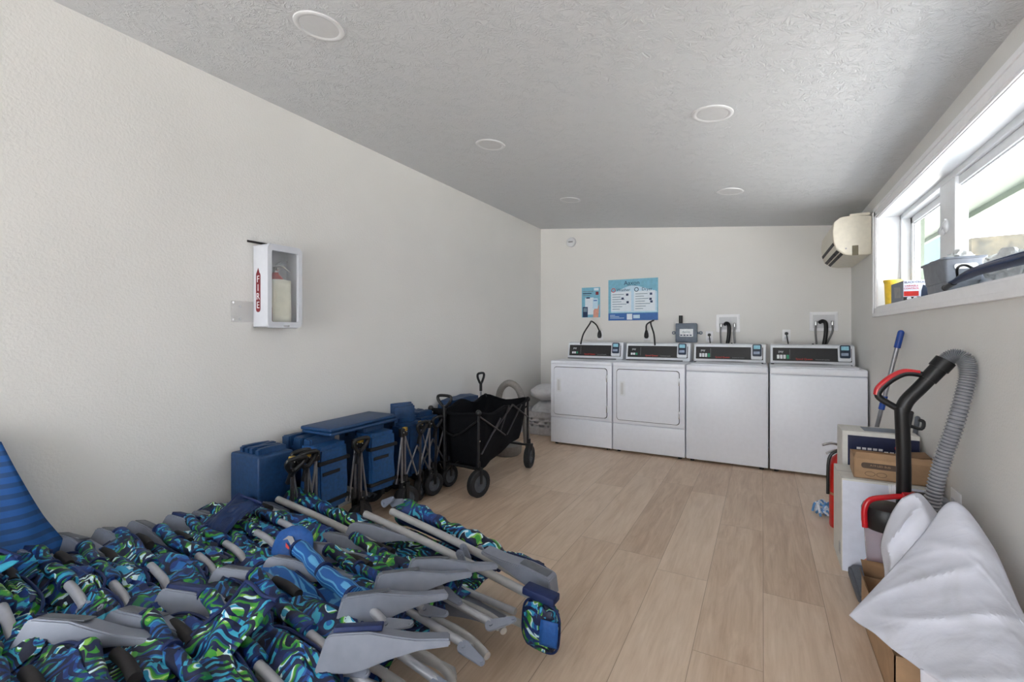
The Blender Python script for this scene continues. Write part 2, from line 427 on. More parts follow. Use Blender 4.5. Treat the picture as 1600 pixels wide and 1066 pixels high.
# window: reveal, casing, slider frame
def casing(y0, y1, z0, z1, w=.07):
    """profiled picture-frame casing around the opening (on wall X=XR, into room)"""
    b = MB(); steps = [(0, .022, .010), (.010, .055, .016), (.048, .074, .022)]
    for a, c, th in steps:
        # a..c measured outward from the opening edge
        b.box(XR - th, XR, y0 - c, y1 + c, z1 + a, z1 + c, .002); b.box(XR - th, XR, y0 - c, y1 + c, z0 - c, z0 - a, .002)
        b.box(XR - th, XR, y1 + a, y1 + c, z0 - c, z1 + c, .002); b.box(XR - th, XR, y0 - c, y0 - a, z0 - c, z1 + c, .002)
    return b
w = struct(casing(WY0, WY1, WZ0, WZ1).build('trim_1', M['trim'], smooth=False))
win = MB()
FX0, FX1 = .895, .95
for (y0, y1, z0, z1) in ((WY0, WY1, WZ1 - .035, WZ1), (WY0, WY1, WZ0, WZ0 + .035), (WY1 - .04, WY1, WZ0, WZ1), (WY0, WY0 + .04, WZ0, WZ1)):
    win.box(FX0 - .02, FX1 + .03, y0, y1, z0, z1, .003)
# reveal lining
win.box(XR - .001, FX0, WY0, WY1, WZ1 - .004, WZ1 + .002); win.box(XR - .001, FX0, WY0, WY1, WZ0 - .002, WZ0 + .004)
win.box(XR - .001, FX0, WY1 - .004, WY1 + .002, WZ0, WZ1); win.box(XR - .001, FX0, WY0 - .002, WY0 + .004, WZ0, WZ1)
wo = struct(win.build('window_1', M['vinyl'], smooth=False))
def sash(y0, y1, x0, x1, fw=.045):
    b = MB(); z0, z1 = WZ0 + .036, WZ1 - .036
    for (a0, a1, c0, c1) in ((y0, y1, z1 - fw, z1), (y0, y1, z0, z0 + fw), (y0, y0 + fw, z0, z1), (y1 - fw, y1, z0, z1)):
        b.box(x0, x1, a0, a1, c0, c1, .003)
        b.box(x0 + .01, x1 - .01, a0 - (.008 if a1 - a0 < .1 else 0), a1 + (.008 if a1 - a0 < .1 else 0), c0 - (.008 if c1 - c0 < .1 else 0) * (c0 > z0 + .1), c1, .002)
    o = b.build('window_sash', M['vinyl'], wo, smooth=False)
    MB().box((x0 + x1) / 2 - .003, (x0 + x1) / 2 + .003, y0 + fw, y1 - fw, z0 + fw, z1 - fw).build('glass_pane', M['glass'], o, smooth=False)
    return o
sash(3.25, 4.205, .925, .95); s2 = sash(2.28, 3.30, .895, .922); sash(1.6, 2.33, .925, .95)
# mullion cover + cam locks
b = MB(); b.box(.880, .93, 3.19, 3.42, WZ0 + .03, WZ1 - .03, .004); b.build('window_mullion', M['vinyl'], wo, smooth=False)
for z in (1.76, 1.52):
    b = MB(); b.ball((.874, 3.36, z), (.012, .034, .030)); b.ball((.872, 3.29, z + .01), (.012, .022, .034)); b.tube([(.872, 3.37, z - .02), (.862, 3.33, z + .01), (.868, 3.28, z + .045)], .007, 8)
    b.cyl((.882, 3.37, z), (.862, 3.37, z), .014); b.build('window_lock', M['vinyl'], wo)

# outside
struct(MB().box(.96, 1.42, -2.5, 6.5, 2.13, 2.16).build('trim_2', M['soffit'], smooth=False), 'pale green soffit under the eave outside the window')
b = MB(); b.box(1.42, 1.45, -2.5, 6.5, 2.09, 2.26); b.box(.96, 1.06, 4.45, 6.5, 0, 2.13)
struct(b.build('trim_3', M['soffit'], smooth=False), 'pale fascia board and corner post outside the window')
b = MB(); b.box(1.7, 3.32, 12, 16, 0, 3.40); b.prism([(1.5, 3.40), (3.5, 3.40), (2.5, 3.9)], 11.8, 16.2, 'y')
b.build('neighbouring_house', M['outblue'], smooth=False)
tag(bpy.data.objects['neighbouring_house'], 'pale blue house seen through the left window pane', 'house')
b = MB(); b.prism([(3.4, 2.95), (14, 3.15), (14, 0), (3.4, 0)], 11.5, 14, 'y')
tag(b.build('shed_roof', M['roof'], smooth=False), 'mottled brown low roof seen at the bottom of the right window pane', 'roof')
struct(MB().box(-12, 14, -14, 18, -.35, -.11).build('ground', M['ground'], smooth=False))

# ------------------------------------------------------------------ recessed ceiling lights
ords = ['nearest', 'middle', 'farthest']
th = math.atan(SL)
for cxx, side, ys in ((-1.6, 'left', (1.262, 2.61, 4.06)), (-.225, 'right', (1.2, 2.55, 4.02))):
    for i, y in enumerate(ys):
        o = thing('recessed_light', (cxx, y, cz(cxx) - .0005), 'round white recessed downlight, %s of the three in the %s row' % (ords[i], side), 'ceiling light', 'recessed downlights', rot=(0, th, 0))
        MB().lathe([(.100, 0), (.099, -.004), (.093, -.007), (.082, -.006), (.076, -.003), (.076, -.001)], n=40).build('trim_ring', M['lite'], o)
        MB().cyl((0, 0, -.001), (0, 0, -.0035), .0765, n=40).build('diffuser', M['diff'], o)

# ------------------------------------------------------------------ laundry machines
def machine(i, x0, x1, dryer, label):
    W = x1 - x0; Y0 = 4.5; D = .70
    o = thing('dryer' if dryer else 'washing_machine', ((x0 + x1) / 2, Y0, 0), label, 'dryer' if dryer else 'washing machine', 'coin laundry machines')
    h = W / 2 - .0025
    if dryer:
        # cabinet with hollow where the door sits
        b = MB(); b.box(-h, h, .018, D, .02, .862, .004)
        b.box(-h, h, 0, .03, .292, .862, .007, 3)
        b.build('cabinet', M['enamel'], o)
        b = MB(); b.box(-h, h, 0, .03, .022, .287, .007, 3); b.build('lower_panel', M['enamel'], o)
        dx0, dx1 = -h + .045, h - .052
        b = MB(); b.prism(rrect(dx0 - .006, dx1 + .006, .322, .833, .03), -.0008, .002, 'y'); b.build('door_gasket', M['gap'], o, smooth=False)
        d = MB().prism(rrect(dx0, dx1, .328, .827, .026), -.016, -.001, 'y', bev=.004).build('door', M['enamel'], o)
        b = MB(); hx = dx0 + .055
        fr = rrect(hx - .026, hx + .030, .566, .714, .012); b.prism(fr, -.0185, -.0155, 'y', bev=.001); b.build('door_handle', M['enamel_s'], d)
        b = MB(); b.prism(rrect(hx - .014, hx + .012, .582, .698, .006), -.0195, -.0180, 'y'); b.build('handle_recess', M['diff'], d)
        for z in (.42, .73):
            MB().box(dx1 - .002, dx1 + .007, -.018, -.006, z - .035, z + .035, .002).build('hinge', M['silver'], o)
    else:
        b = MB(); b.box(-h, h, .018, D, .03, .862, .004); b.build('cabinet', M['enamel'], o)
        b = MB(); b.box(-h, h, 0, .03, .022, .835, .009, 3); b.build('front_panel', M['enamel'], o)
    # worktop
    b = MB(); b.box(-h, h, -.004, D, .838 if not dryer else .855, .897, .012, 3); b.build('worktop', M['enamel'], o)
    if not dryer:
        b = MB(); b.box(-h + .04, h - .05, .03, .44, .896, .905, .004); b.build('lid', M['enamel'], o)
        b = MB(); b.tube([(-h + .12, .438, .904), (-.1, .452, .909), (.1, .452, .909), (h - .16, .438, .904)], .005); b.build('lid_edge', M['greyprint'], o)
    # feet
    for fx in (-h + .05, h - .05):
        MB().cyl((fx, .05, 0), (fx, .05, .03), .018).build('foot', M['black'], o)
    # console (slanted box)
    c0, c1 = -h + .012, h - .016
    cy = .455
    prof = [(cy, .900), (cy + .035, 1.072), (cy + .060, 1.084), (cy + .19, 1.084), (cy + .19, .900)]
    con = MB().prism(prof, c0, c1, 'x', bev=.005).build('console', M['enamel_s'], o)
    MB().box(c0 + .004, c1 - .07 if dryer else c1 - .02, cy - .004, cy + .01, .897, .907, .001).build('console_seam', M['gap'], con)
    sl = math.atan2(.035, .172)
    def onface(x, t, out=.0): # t 0..1 up the console
        z = .900 + .172 * t; y = cy + .035 * t; return (x, y - out * math.cos(sl), z + out * math.sin(sl))
    R = Matrix.Rotation(-sl, 4, 'X')
    def plate(xa, xb, ta, tb, thick, m, name, par, r=.004, base=0.0):
        p = rrect(xa, xb, .172 * ta / math.cos(sl), .172 * tb / math.cos(sl), r)
        bb = MB(); bb.prism(p, -thick, 0, 'y')
        bb.bm.transform(Matrix.Translation(onface(0, 0, base)) @ R)
        return bb.build(name, m, par, smooth=False)
    plate(c0 + .018, c1 - .022, .18, .88, .002, M['panel'], 'control_panel', con)
    rx1 = c1 - .03; rx0 = rx1 - .088
    plate(rx0 - .006, rx1 + .002, .20, .98, .020, M['enamel_s'], 'reader_base', con, .01)
    rd = plate(rx0 + .006, rx1 - .004, .36, 1.02, .032, M['reader'], 'card_reader', con, .012)
    plate(rx0 + .016, rx1 - .016, .76, .96, .034, M['screen'], 'reader_screen', rd)
    plate(rx0 + .016, rx1 - .020, .48, .62, .034, M['keys'], 'reader_keypad', rd)
    rot = (PI / 2 - sl, 0, 0)
    px = onface(c0 + .085, .68, .0028); text('panel_logo', 'pay', .030, M['whiteprint'], con, px, rot)
    for k in range(3 if dryer else 4):
        bx = c0 + .052 + k * .026
        bb = MB(); bb.prism(rrect(bx, bx + .020, .055 if dryer else .050, .078 if dryer else .088, .003), -.0030, -.0018, 'y'); bb.bm.transform(Matrix.Translation(onface(0, 0)) @ R)
        bb.build('button', M['green'] if k == (2 if dryer else 3) else M['whiteprint'], con, smooth=False)
    bb = MB(); bb.prism([(c0 + .155, .05), (c0 + .157, .05), (c0 + .157, .14), (c0 + .155, .14)], -.0026, -.0018, 'y'); bb.bm.transform(Matrix.Translation(onface(0, 0)) @ R); bb.build('panel_divider', M['greyprint'], con)
    p = onface((c0 + c1) / 2 - .055, .29, .0028); text('brand_lettering', 'Speed Queen', .024, M['red'], con, p, rot)
    p = onface((c0 + c1) / 2 + .085, .28, .0028); text('type_lettering', 'Commercial Laundry', .0125, M['greyprint'], con, p, rot)
    if not dryer: MB().cyl((.02, cy + .12, 1.083), (.02, cy + .12, 1.092), .008).build('console_plug', M['black'], con)
    return o
machine(0, -2.000, -1.325, True, 'leftmost white front-loading dryer, beside the white laundry basket')
machine(1, -1.320, -.630, True, 'second white dryer with rounded door, between the other dryer and the washers')
machine(2, -.625, .048, False, 'white top-loading washing machine directly right of the dryers')
machine(3, .055, .735, False, 'rightmost white washing machine, against the window wall')

# cords behind dryers
def plug_cord(x0, x1, xo, label, flip=1):
    o = thing('power_cord', (xo, YB, 1.16), label, 'power cord', 'black dryer cords')
    b = MB(); b.tube([(x0 - xo, -.42, -.10), (x0 - xo + .02 * flip, -.38, .02), (x0 - xo + .07 * flip, -.30, .14), (x1 - xo, -.2, .17), (-.0 - .02 * flip, -.1, .13), (0, -.045, .06)], .0085, 10, smooth=5)
    b.build('cable', M['black'], o)
    b = MB(); b.lathe([(.001, .065), (.014, .06), (.024, .02), (.026, -.01), (.018, -.03), (.001, -.034)], (0, -.035, .0), 16); b.build('plug', M['black'], o)
    MB().box(-.035, .035, -.008, -.0005, -.055, .06, .003).build('outlet_plate', M['trim'], o)
plug_cord(-1.835, -1.78, -1.735, 'black cord arching to a plug above the leftmost dryer', 1)
plug_cord(-1.00, -1.06, -1.175, 'black cord arching to a plug above the second dryer', -1)

# washer supply boxes
def supply(x0, x1, z0, z1, label, cross):
    o = thing('washer_supply_box', ((x0 + x1) / 2, YB, z0), label, 'washer supply box', 'recessed washer supply boxes')
    h = (x1 - x0) / 2; H = z1 - z0
    b = MB(); oo, ii = rrect(-h, h, 0, H, .006, 3), rrect(-h + .028, h - .028, .028, H - .028, .004, 3)
    rg = [[b.bm.verts.new((p[0], y, p[1])) for p in P] for y, P in ((-.0003, oo), (-.012, oo), (-.014, [(q[0] * .98, H / 2 + (q[1] - H / 2) * .98) for q in oo]), (-.014, ii), (-.001, ii))]
    for A, B in zip(rg, rg[1:]):
        for k in range(len(A)): b.bm.faces.new((A[k], A[(k + 1) % len(A)], B[(k + 1) % len(A)], B[k]))
    b.build('frame', M['trim'], o)
    MB().box(-h + .028, h - .028, -.004, -.0004, .028, H - .028).build('recess_back', M['lite'], o)
    zt = .075
    for sx in (-1, 1):
        x = sx * (h - .05)
        vb = MB(); vb.cyl((x, -.005, zt), (x, -.05, zt), .011).cyl((x, -.045, zt + .016), (x, -.045, zt - .02), .012); vb.ball((x, -.05, zt + .018), (.014, .01, .006)); vb.build('valve', M['silver'], o)
        xe = x + (-.09 if (cross and sx > 0) else .01)
        MB().tube([(x, -.045, zt - .015), (x - .005, -.06, -.02), (xe, -.08, -.22)], .009, 8).build('supply_hose', M['hose'], o)
    MB().tube([(-.03, -.008, zt + .01), (-.01, -.045, zt + .02), (.012, -.065, zt - .01), (.008, -.075, -.06), (-.02, -.085, -.22)], .0185, 12, smooth=4).build('drain_hose', M['black'], o)
supply(-.436, -.206, 1.20, 1.39, 'white recessed supply box with hoses beside the grey junction box', False)
supply(.412, .645, 1.212, 1.398, 'white recessed supply box with crossed hoses above the rightmost washer', True)
def outlet(x, z, label, cord=True):
    o = thing('wall_outlet', (x, YB, z), label, 'outlet', 'outlets behind the washers')
    MB().box(-.036, .036, -.007, -.0005, -.06, .06, .003).build('cover_plate', M['trim'], o)
    for s in (-1, 1): MB().prism(rrect(-.016, .016, s * .024 - .015, s * .024 + .015, .006), -.009, -.0065, 'y').build('socket', M['cab'], o)
    b = MB(); b.cyl((0, -.009, .02), (0, -.035, .02), .016); b.build('plug', M['black'], o)
    MB().tube([(0, -.032, .02), (.006, -.045, -.03), (.02, -.06, -.12)], .0055, 8).build('cable', M['black'], o)
outlet(-.505, 1.15, 'white outlet with black plug between the grey junction box and the first supply box')
outlet(.215, 1.165, 'white outlet with black plug between the two supply boxes')

# junction box
o = thing('junction_box', (-.735, YB, 1.09), 'grey plastic box with black antenna on the wall above the dryers', 'network box')
MB().box(-.108, .108, -.075, -.001, 0, .205, .01, 3).build('enclosure', M['boxgrey'], o)
MB().box(-.112, .112, -.082, -.066, -.003, .208, .008, 2).build('cover', M['boxgrey'], o)
l = MB().box(-.068, .072, -.0835, -.0818, .06, .145).build('sticker', M['whiteprint'], o)
for k in range(4): MB().box(-.06 + k * .032, -.038 + k * .032, -.0842, -.0834, .07, .082).build('sticker_mark', M['ink'], l)
text('lettering', 'Aaxon', .03, M['inkl'], l, (0, -.0842, .112))
MB().cyl((-.062, -.04, .2), (-.062, -.04, .295), .019, n=18).build('antenna', M['black'], o)
for s in (-1, 1):
    b = MB(); b.box(s * .108 - .012, s * .108 + .03 * s + .012 * (s < 0), -.012, -.001, .09, .115, .003); b.lathe([(.008, -.01), (.02, -.01), (.02, -.002), (.008, -.002), (.008, -.01)], (s * .142, 0, .102), 16, 'y'); b.build('mounting_lug', M['boxgrey'], o)

# fire alarm disc
o = thing('smoke_alarm', (-2.11, YB, 2.335), 'small round white alarm high on the back wall', 'alarm')
MB().lathe([(.062, -.001), (.062, -.012), (.055, -.03), (.03, -.036), (.001, -.036)], n=30, ax='y').build('housing', M['lite'], o)
MB().box(-.03, .03, -.042, -.034, -.008, .008, .003).build('sounder', M['greyprint'], o)

# posters
o = thing('laundry_poster', (-1.342, YB, 1.585), 'wide blue poster with washer and dryer instructions on the back wall', 'poster')
MB().box(-.292, .292, -.003, -.0005, -.245, .245).build('sheet', M['poster'], o, smooth=False)
MB().box(-.292, .292, -.0037, -.003, -.245, -.158).build('blue_band', M['posterd'], o, smooth=False)
b = MB(); b.prism([(-.26, .08), (-.03, .17), (.06, .16), (.28, .09), (.28, -.15), (-.26, -.15)], -.0034, -.003, 'y'); b.build('backdrop_shape', M['posterl'], o, smooth=False)
for s, t_ in ((-1, 'Washer'), (1, 'Dryer')):
    xc = s * .138
    pn = MB().box(xc - .122, xc + .122, -.0042, -.0034, -.135, .10).build('text_panel', M['posterw'], o, smooth=False)
    text('lettering', t_, .050, M['ink'], pn, (xc + .030, -.0046, .118))
    b = MB(); b.lathe([(.018, -.0044), (.026, -.0044)], (xc - .092, 0, .118), 20, 'y'); b.build('icon', M['red'] if s < 0 else M['ink'], pn)
    for k in range(7):
        wv = (.14, .10, .15, .11, .17, .12, .09)[k]
        MB().box(xc - .105, xc - .105 + wv, -.0046, -.0042, .062 - k * .029, .069 - k * .029).build('text_line', M['inkl'], pn, smooth=False)
    for k, (ax_, az) in enumerate(((.075, .06), (.02, .015) if s < 0 else (.07, .0), (.08, -.03))):
        MB().box(xc + ax_ - .014, xc + ax_ + .014, -.0047, -.0042, az - .012, az + .014, .0).build('picture_icon', M['ink'], pn, smooth=False)
text('lettering', 'Aaxon', .07, M['ink'], o, (-.01, -.0042, .197))
text('lettering', 'LAUNDRY SYSTEMS', .014, M['ink'], o, (-.01, -.0042, .165))
for k in range(3): MB().box(-.27, -.27 + (.06, .11, .17)[k], -.0042, -.0037, -.185 - k * .017, -.179 - k * .017).build('text_line', M['posterl'], o, smooth=False)
MB().box(-.068, -.004, -.0042, -.0037, -.236, -.168).build('white_square', M['posterw'], o, smooth=False)
MB().box(.008, .085, -.0042, -.0037, -.222, -.180).build('pale_logo', M['posterl'], o, smooth=False)
o = thing('payment_poster', (-1.855, YB, 1.568), 'small narrow blue poster with phone pictures, left of the laundry poster', 'poster')
MB().box(-.118, .118, -.003, -.0005, -.185, .185).build('sheet', M['poster'], o, smooth=False)
MB().prism(rrect(-.075, .04, -.15, .06, .012), -.0036, -.003, 'y').build('phone_picture', M['posterw'], o, smooth=False)
b = MB(); b.prism([(.03, -.185), (.095, -.185), (.108, -.02), (.09, -.06), (.05, -.075), (.035, -.1)], -.004, -.0036, 'y'); b.build('hand_picture', M['skin'], o, smooth=False)
MB().prism(rrect(.025, .09, -.08, .05, .008), -.0045, -.004, 'y').build('phone_picture', M['posterl'], o, smooth=False)
MB().box(.035, .08, -.0049, -.0045, .015, .028).build('phone_bar', M['posterd'], o, smooth=False)
MB().box(-.105, -.04, -.0045, -.0036, -.182, -.055).build('dark_tag', M['ink'], o, smooth=False)
MB().box(-.095, -.05, -.0049, -.0045, -.115, -.068).build('tag_square', M['inkl'], o, smooth=False)
MB().box(-.06, -.012, -.0041, -.0036, .048, .066).build('phone_notch', M['ink'], o, smooth=False)
for k in range(3): MB().box(-.105, .03 - k * .02, -.0036, -.003, .13 - k * .024, .142 - k * .024).build('text_line', M['ink'] if k == 1 else M['inkl'], o, smooth=False)
MB().box(.04, .1, -.0036, -.003, .145, .175).build('logo_patch', M['posterw'], o, smooth=False)
MB().box(.062, .098, -.0036, -.003, .09, .13).build('square_mark', M['maroon'], o, smooth=False)

# ------------------------------------------------------------------ split air conditioner
o = thing('air_conditioner', (XR, 4.47, 1.81), 'aged cream split air conditioner high in the back right corner', 'air conditioner')
prof = [(-.001, .0), (-.001, .30), (-.12, .318), (-.20, .310), (-.242, .275), (-.25, .20), (-.246, .12), (-.225, .055), (-.175, .012), (-.12, 0)]
MB().prism(prof, .004, .83, 'y', bev=.004).build('casing', M['cream'], o)
P2 = [(x * .985 - .002, z * .97 + .006) for x, z in prof]
MB().prism(P2, -.006, .006, 'y', bev=.003).build('end_cap', M['cream'], o)
MB().box(-.125, -.085, -.009, -.005, -.002, .075).build('tape', M['olive'], o)
MB().cyl((-.165, -.005, .055), (-.165, -.009, .055), .006).build('screw', M['greyprint'], o)
MB().box(-.14, -.01, -.004, .02, .308, .330, .006).build('top_grille', M['cream'], o)
for k in range(3):
    f = .012 + .0
    a = [(-.243, .115), (-.236, .092)] if k == 0 else ([(-.223, .052), (-.203, .035)] if k == 1 else [(-.196, .030), (-.178, .0145)])
    (x0, z0), (x1, z1) = a; n = Vector((z1 - z0, 0, -(x1 - x0))).normalized() * .005
    for (y0, y1) in (((.03, .8),) if k == 0 else ((.03, .19), (.21, .44), (.46, .79))):
        b = MB(); q = [(x0, z0), (x1, z1), (x1 + n.x, z1 + n.z), (x0 + n.x, z0 + n.z)]
        b.prism(q, y0, y1, 'y'); b.build('louver_slot', M['dark'], o, smooth=False)

# ------------------------------------------------------------------ extinguisher cabinet on left wall
o = thing('extinguisher_cabinet', (XL, 1.665, 1.225), 'white plastic fire extinguisher cabinet with red FIRE label on left wall', 'fire cabinet')
# local: +x into room, y along wall ; open front shell
b = MB(); hy, HH = .105, .465
b.box(.001, .006, -hy, hy, 0, HH, .002)
b.box(.001, .118, -hy, -hy + .006, 0, HH, .002); b.box(.001, .118, hy - .006, hy, 0, HH, .002)
b.box(.001, .118, -hy, hy, HH - .006, HH, .002); b.box(.001, .118, -hy, hy, 0, .006, .002)
b.build('shell', M['cab'], o)
b = MB(); out = rrect(-hy - .006, hy + .006, -.006, HH + .006, .03, 6); inn = rrect(-hy + .022, hy - .022, .03, HH - .034, .008, 6)
N = len(out); bm = b.bm
vo = [[bm.verts.new((x, p[0], p[1])) for p in P] for x, P in ((.118, out), (.140, [(q[0] * .97, HH / 2 + (q[1] - HH / 2) * .985) for q in out]), (.140, inn), (.122, inn), (.118, out))]
for A, B in zip(vo, vo[1:]):
    for k in range(N): bm.faces.new((A[k], A[(k + 1) % N], B[(k + 1) % N], B[k]))
b.build('door_frame', M['cab'], o)
b = MB(); b.prism(inn, .120, .1225, 'x'); b.build('clear_cover', M['cglass'], o, smooth=False)
MB().box(.138, .145, -.012, .022, .004, .012, .002).build('latch', M['silver'], o)
lb = MB().prism(rrect(.030, .070, .085, .31, .018), -hy - .0014, -hy - .0004, 'y').build('fire_label', M['maroon'], o, smooth=False)
for k, ch in enumerate('FIRE'): text('lettering', ch, .054, M['whiteprint'], lb, (.05, -hy - .002, .270 - k * .049))
MB().prism([(.030, .30), (.05, .335), (.06, .31)], -hy - .0012, -hy - .0004, 'y').build('label_arrow', M['maroon'], o, smooth=False)
# things inside
e = thing('fire_extinguisher', (XL + .062, 1.655, 1.24), 'red fire extinguisher inside the wall cabinet', 'fire extinguisher')
MB().lathe([(.001, 0), (.044, .0), (.048, .01), (.048, .24), (.04, .27), (.018, .295), (.014, .31)], n=24).build('cylinder', M['exred'], e)
MB().lathe([(.049, .10), (.0492, .21)], n=24).build('instruction_label', M['paper'], e)
b = MB(); b.cyl((0, 0, .30), (0, 0, .335), .016); b.ball((.02, .0, .325), (.014, .014, .014)); b.build('valve', M['silver'], e)
b = MB(); b.tube([(0, 0, .34), (.01, .03, .345), (.02, .075, .315)], .006); b.tube([(0, 0, .35), (.0, .04, .37), (.0, .075, .375)], .004); b.build('lever', M['silver'], e)
b = MB(); b.grid([[(.117, -.06, .022), (.117, 0, .020), (.117, .058, .022)], [(.115, -.06, .16), (.117, 0, .158), (.115, .058, .155)], [(.114, -.06, .262), (.116, 0, .266), (.113, .058, .262)]], 2, 2)
pp = b.build('inspection_paper', M['paper'], None, solid=.0006, loc=(XL, 1.66, 1.235)); tag(pp, 'cream inspection papers inside the wall extinguisher cabinet', 'paper')
bk = MB().box(.001, .005, -.075, .06, -.006, .006).build('wall_bracket', M['dark'], None, loc=(XL, 1.60, 1.71)); tag(bk, 'thin dark strip on the wall above the extinguisher cabinet', 'bracket')
cp = thing('acrylic_plate', (XL, 1.495, 1.31), 'clear acrylic plate beside the lower left of the extinguisher cabinet', 'plate')
MB().box(.001, .005, -.06, .075, -.057, .06, .002).build('plate', M['cplate'], cp)
for (y, z) in ((-.05, .05), (-.05, -.045), (-.012, .03), (-.012, -.04)): MB().cyl((.005, y, z), (.008, y, z), .005).build('screw', M['silver'], cp)

# outlet on right wall
o = thing('wall_outlet', (XR, 2.69, .44), 'white outlet low on the right wall beside the vacuum hose', 'outlet')
MB().box(-.007, -.0005, -.058, .058, -.06, .06, .003).build('cover_plate', M['trim'], o)
for s in (-1, 1): MB().prism(rrect(s * .026 - .017, s * .026 + .017, -.018, .018, .006), -.009, -.0065, 'x').build('socket', M['cab'], o)

# ------------------------------------------------------------------ laundry basket + bags
o = thing('laundry_basket', (-2.27, 5.02, 0), 'white slotted plastic laundry basket left of the dryers', 'basket')
b = MB(); n = 44; rows = []
def bask(z, k): 
    t = z / .27; return (.19 + .035 * t, .235 + .03 * t)
zs = [0.005, .03, .07, .10, .125, .140, .165, .180, .205, .225, .25, .27]
rings = []
for z in zs:
    rx, ry = bask(z, 0); ring = []
    for k in range(n):
        a = 2 * PI * k / n; c, s_ = math.cos(a), math.sin(a); e_ = .55
        ring.append(b.bm.verts.new((rx * math.copysign(abs(c) ** e_, c), ry * math.copysign(abs(s_) ** e_, s_), z)))
    rings.append(ring)
b.bm.faces.new(rings[0][::-1])
for i in range(len(zs) - 1):
    for k in range(n):
        if i in (3, 5, 7) and (k + i // 2) % 2 == 0: continue
        b.bm.faces.new((rings[i][k], rings[i][(k + 1) % n], rings[i + 1][(k + 1) % n], rings[i + 1][k]))
b.build('basket_body', M['wbasket'], o, solid=.005)
b = MB(); P = []
for k in range(24):
    a = 2 * PI * k / 24; c, s_ = math.cos(a), math.sin(a); P.append((.232 * math.copysign(abs(c) ** .55, c), .272 * math.copysign(abs(s_) ** .55, s_), .275))
b.tube(P, .010, 8, closed=True, smooth=1); b.build('rim', M['wbasket'], o)
tag(MB().ball((0, 0, .0), (.195, .23, .17), nz=.08, ns=3).build('linen_bag', M['bagplastic'], loc=(-2.27, 5.02, .21)), 'translucent white bag of linens lying in the laundry basket', 'bag')
tag(MB().ball((0, 0, .07), (.20, .23, .095), nz=.1, ns=2.2).build('white_pillow', M['linen'], loc=(-2.27, 5.02, .41)), 'plump white pillow on top of the laundry basket', 'pillow')

# grey hose arch + blue tub
o = MB(); o.tube([(-.15, .03, 0), (-.165, .03, .40), (-.13, .01, .58), (-.03, 0, .665), (.08, 0, .62), (.14, 0, .48), (.17, 0, .30), (.19, .0, .05)], .035, 14, smooth=6)
tag(o.build('ribbed_hose', M['greyhose'], loc=(-2.28, 4.12, .005)), 'thick grey hose bent in an arch behind the black wagon', 'hose')

# ------------------------------------------------------------------ wagons
def wheel(o, x, y, r=.10, w=.045, rz=0, name='wheel'):
    b = MB(); b.lathe([(r * .62, -w / 2), (r * .9, -w / 2), (r, -w * .32), (r, w * .32), (r * .9, w / 2), (r * .62, w / 2), (r * .62, -w / 2)], n=26, ax='x')
    R = Matrix.Translation((x, y, r)) @ Matrix.Rotation(rz, 4, 'Z'); b.bm.transform(R); wo_ = b.build(name, M['rubber'], o)
    b = MB(); b.lathe([(.001, -w * .45), (r * .2, -w * .45), (r * .22, -w * .3), (r * .60, -w * .2), (r * .64, -w * .45), (r * .64, w * .45), (r * .60, w * .2), (r * .22, w * .3), (r * .2, w * .45), (.001, w * .45)], n=20, ax='x')
    b.bm.transform(R); b.build('wheel_hub', M['hubgrey'], wo_)
    b = MB()
    for s in (-1, 1): b.box(s * (w / 2 + .004) - .003, s * (w / 2 + .004) + .003, -.012, .012, 0, .11, .002)
    b.box(-w / 2 - .007, w / 2 + .007, -.016, .016, .10, .116, .003); b.cyl((0, 0, .11), (0, 0, .155), .013)
    b.bm.transform(R); b.build('wheel_fork', M['black'], wo_)
def dhandle(o, p, h=.10, w=.10, lean=0, axis='y'):
    """D-loop handle on a pole at p (top of the pole)"""
    x, y, z = p
    pts = [(0, 0, 0), (w * .32, 0, h * .35), (w * .5, 0, h * .75), (w * .36, 0, h), (-w * .36, 0, h), (-w * .5, 0, h * .75), (-w * .32, 0, h * .35)]
    b = MB(); b.tube(pts, .0115, 10, closed=True, smooth=3); b.cyl((0, 0, -.07), (0, 0, .012), .014)
    rot = Matrix.Rotation(lean, 4, 'Y') @ (Matrix.Rotation(PI / 2, 4, 'Z') if axis == 'y' else Matrix.Identity(4))
    b.bm.transform(Matrix.Translation(p) @ rot); return b.build('handle_grip', M['black'], o)
def lump_box(b, x0, x1, y0, y1, z0, z1, amp=.012, seed=0, n=9, pinch=.0):
    bb = bmesh.new(); bmesh.ops.create_cube(bb, size=1); bmesh.ops.bevel(bb, geom=bb.edges[:], offset=.06, segments=2, affect='EDGES')
    bmesh.ops.subdivide_edges(bb, edges=bb.edges[:], cuts=n, use_grid_fill=True)
    for v in bb.verts:
        q = Vector(((x0 + x1) / 2 + v.co.x * (x1 - x0), (y0 + y1) / 2 + v.co.y * (y1 - y0), (z0 + z1) / 2 + v.co.z * (z1 - z0)))
        d = Vector((noise.noise(q * 9 + Vector((seed, 0, 0))), noise.noise(q * 9 + Vector((0, seed + 5, 0))), noise.noise(q * 7 + Vector((0, 0, seed + 9)))))
        v.co = q + d * amp
    b.take(bb)
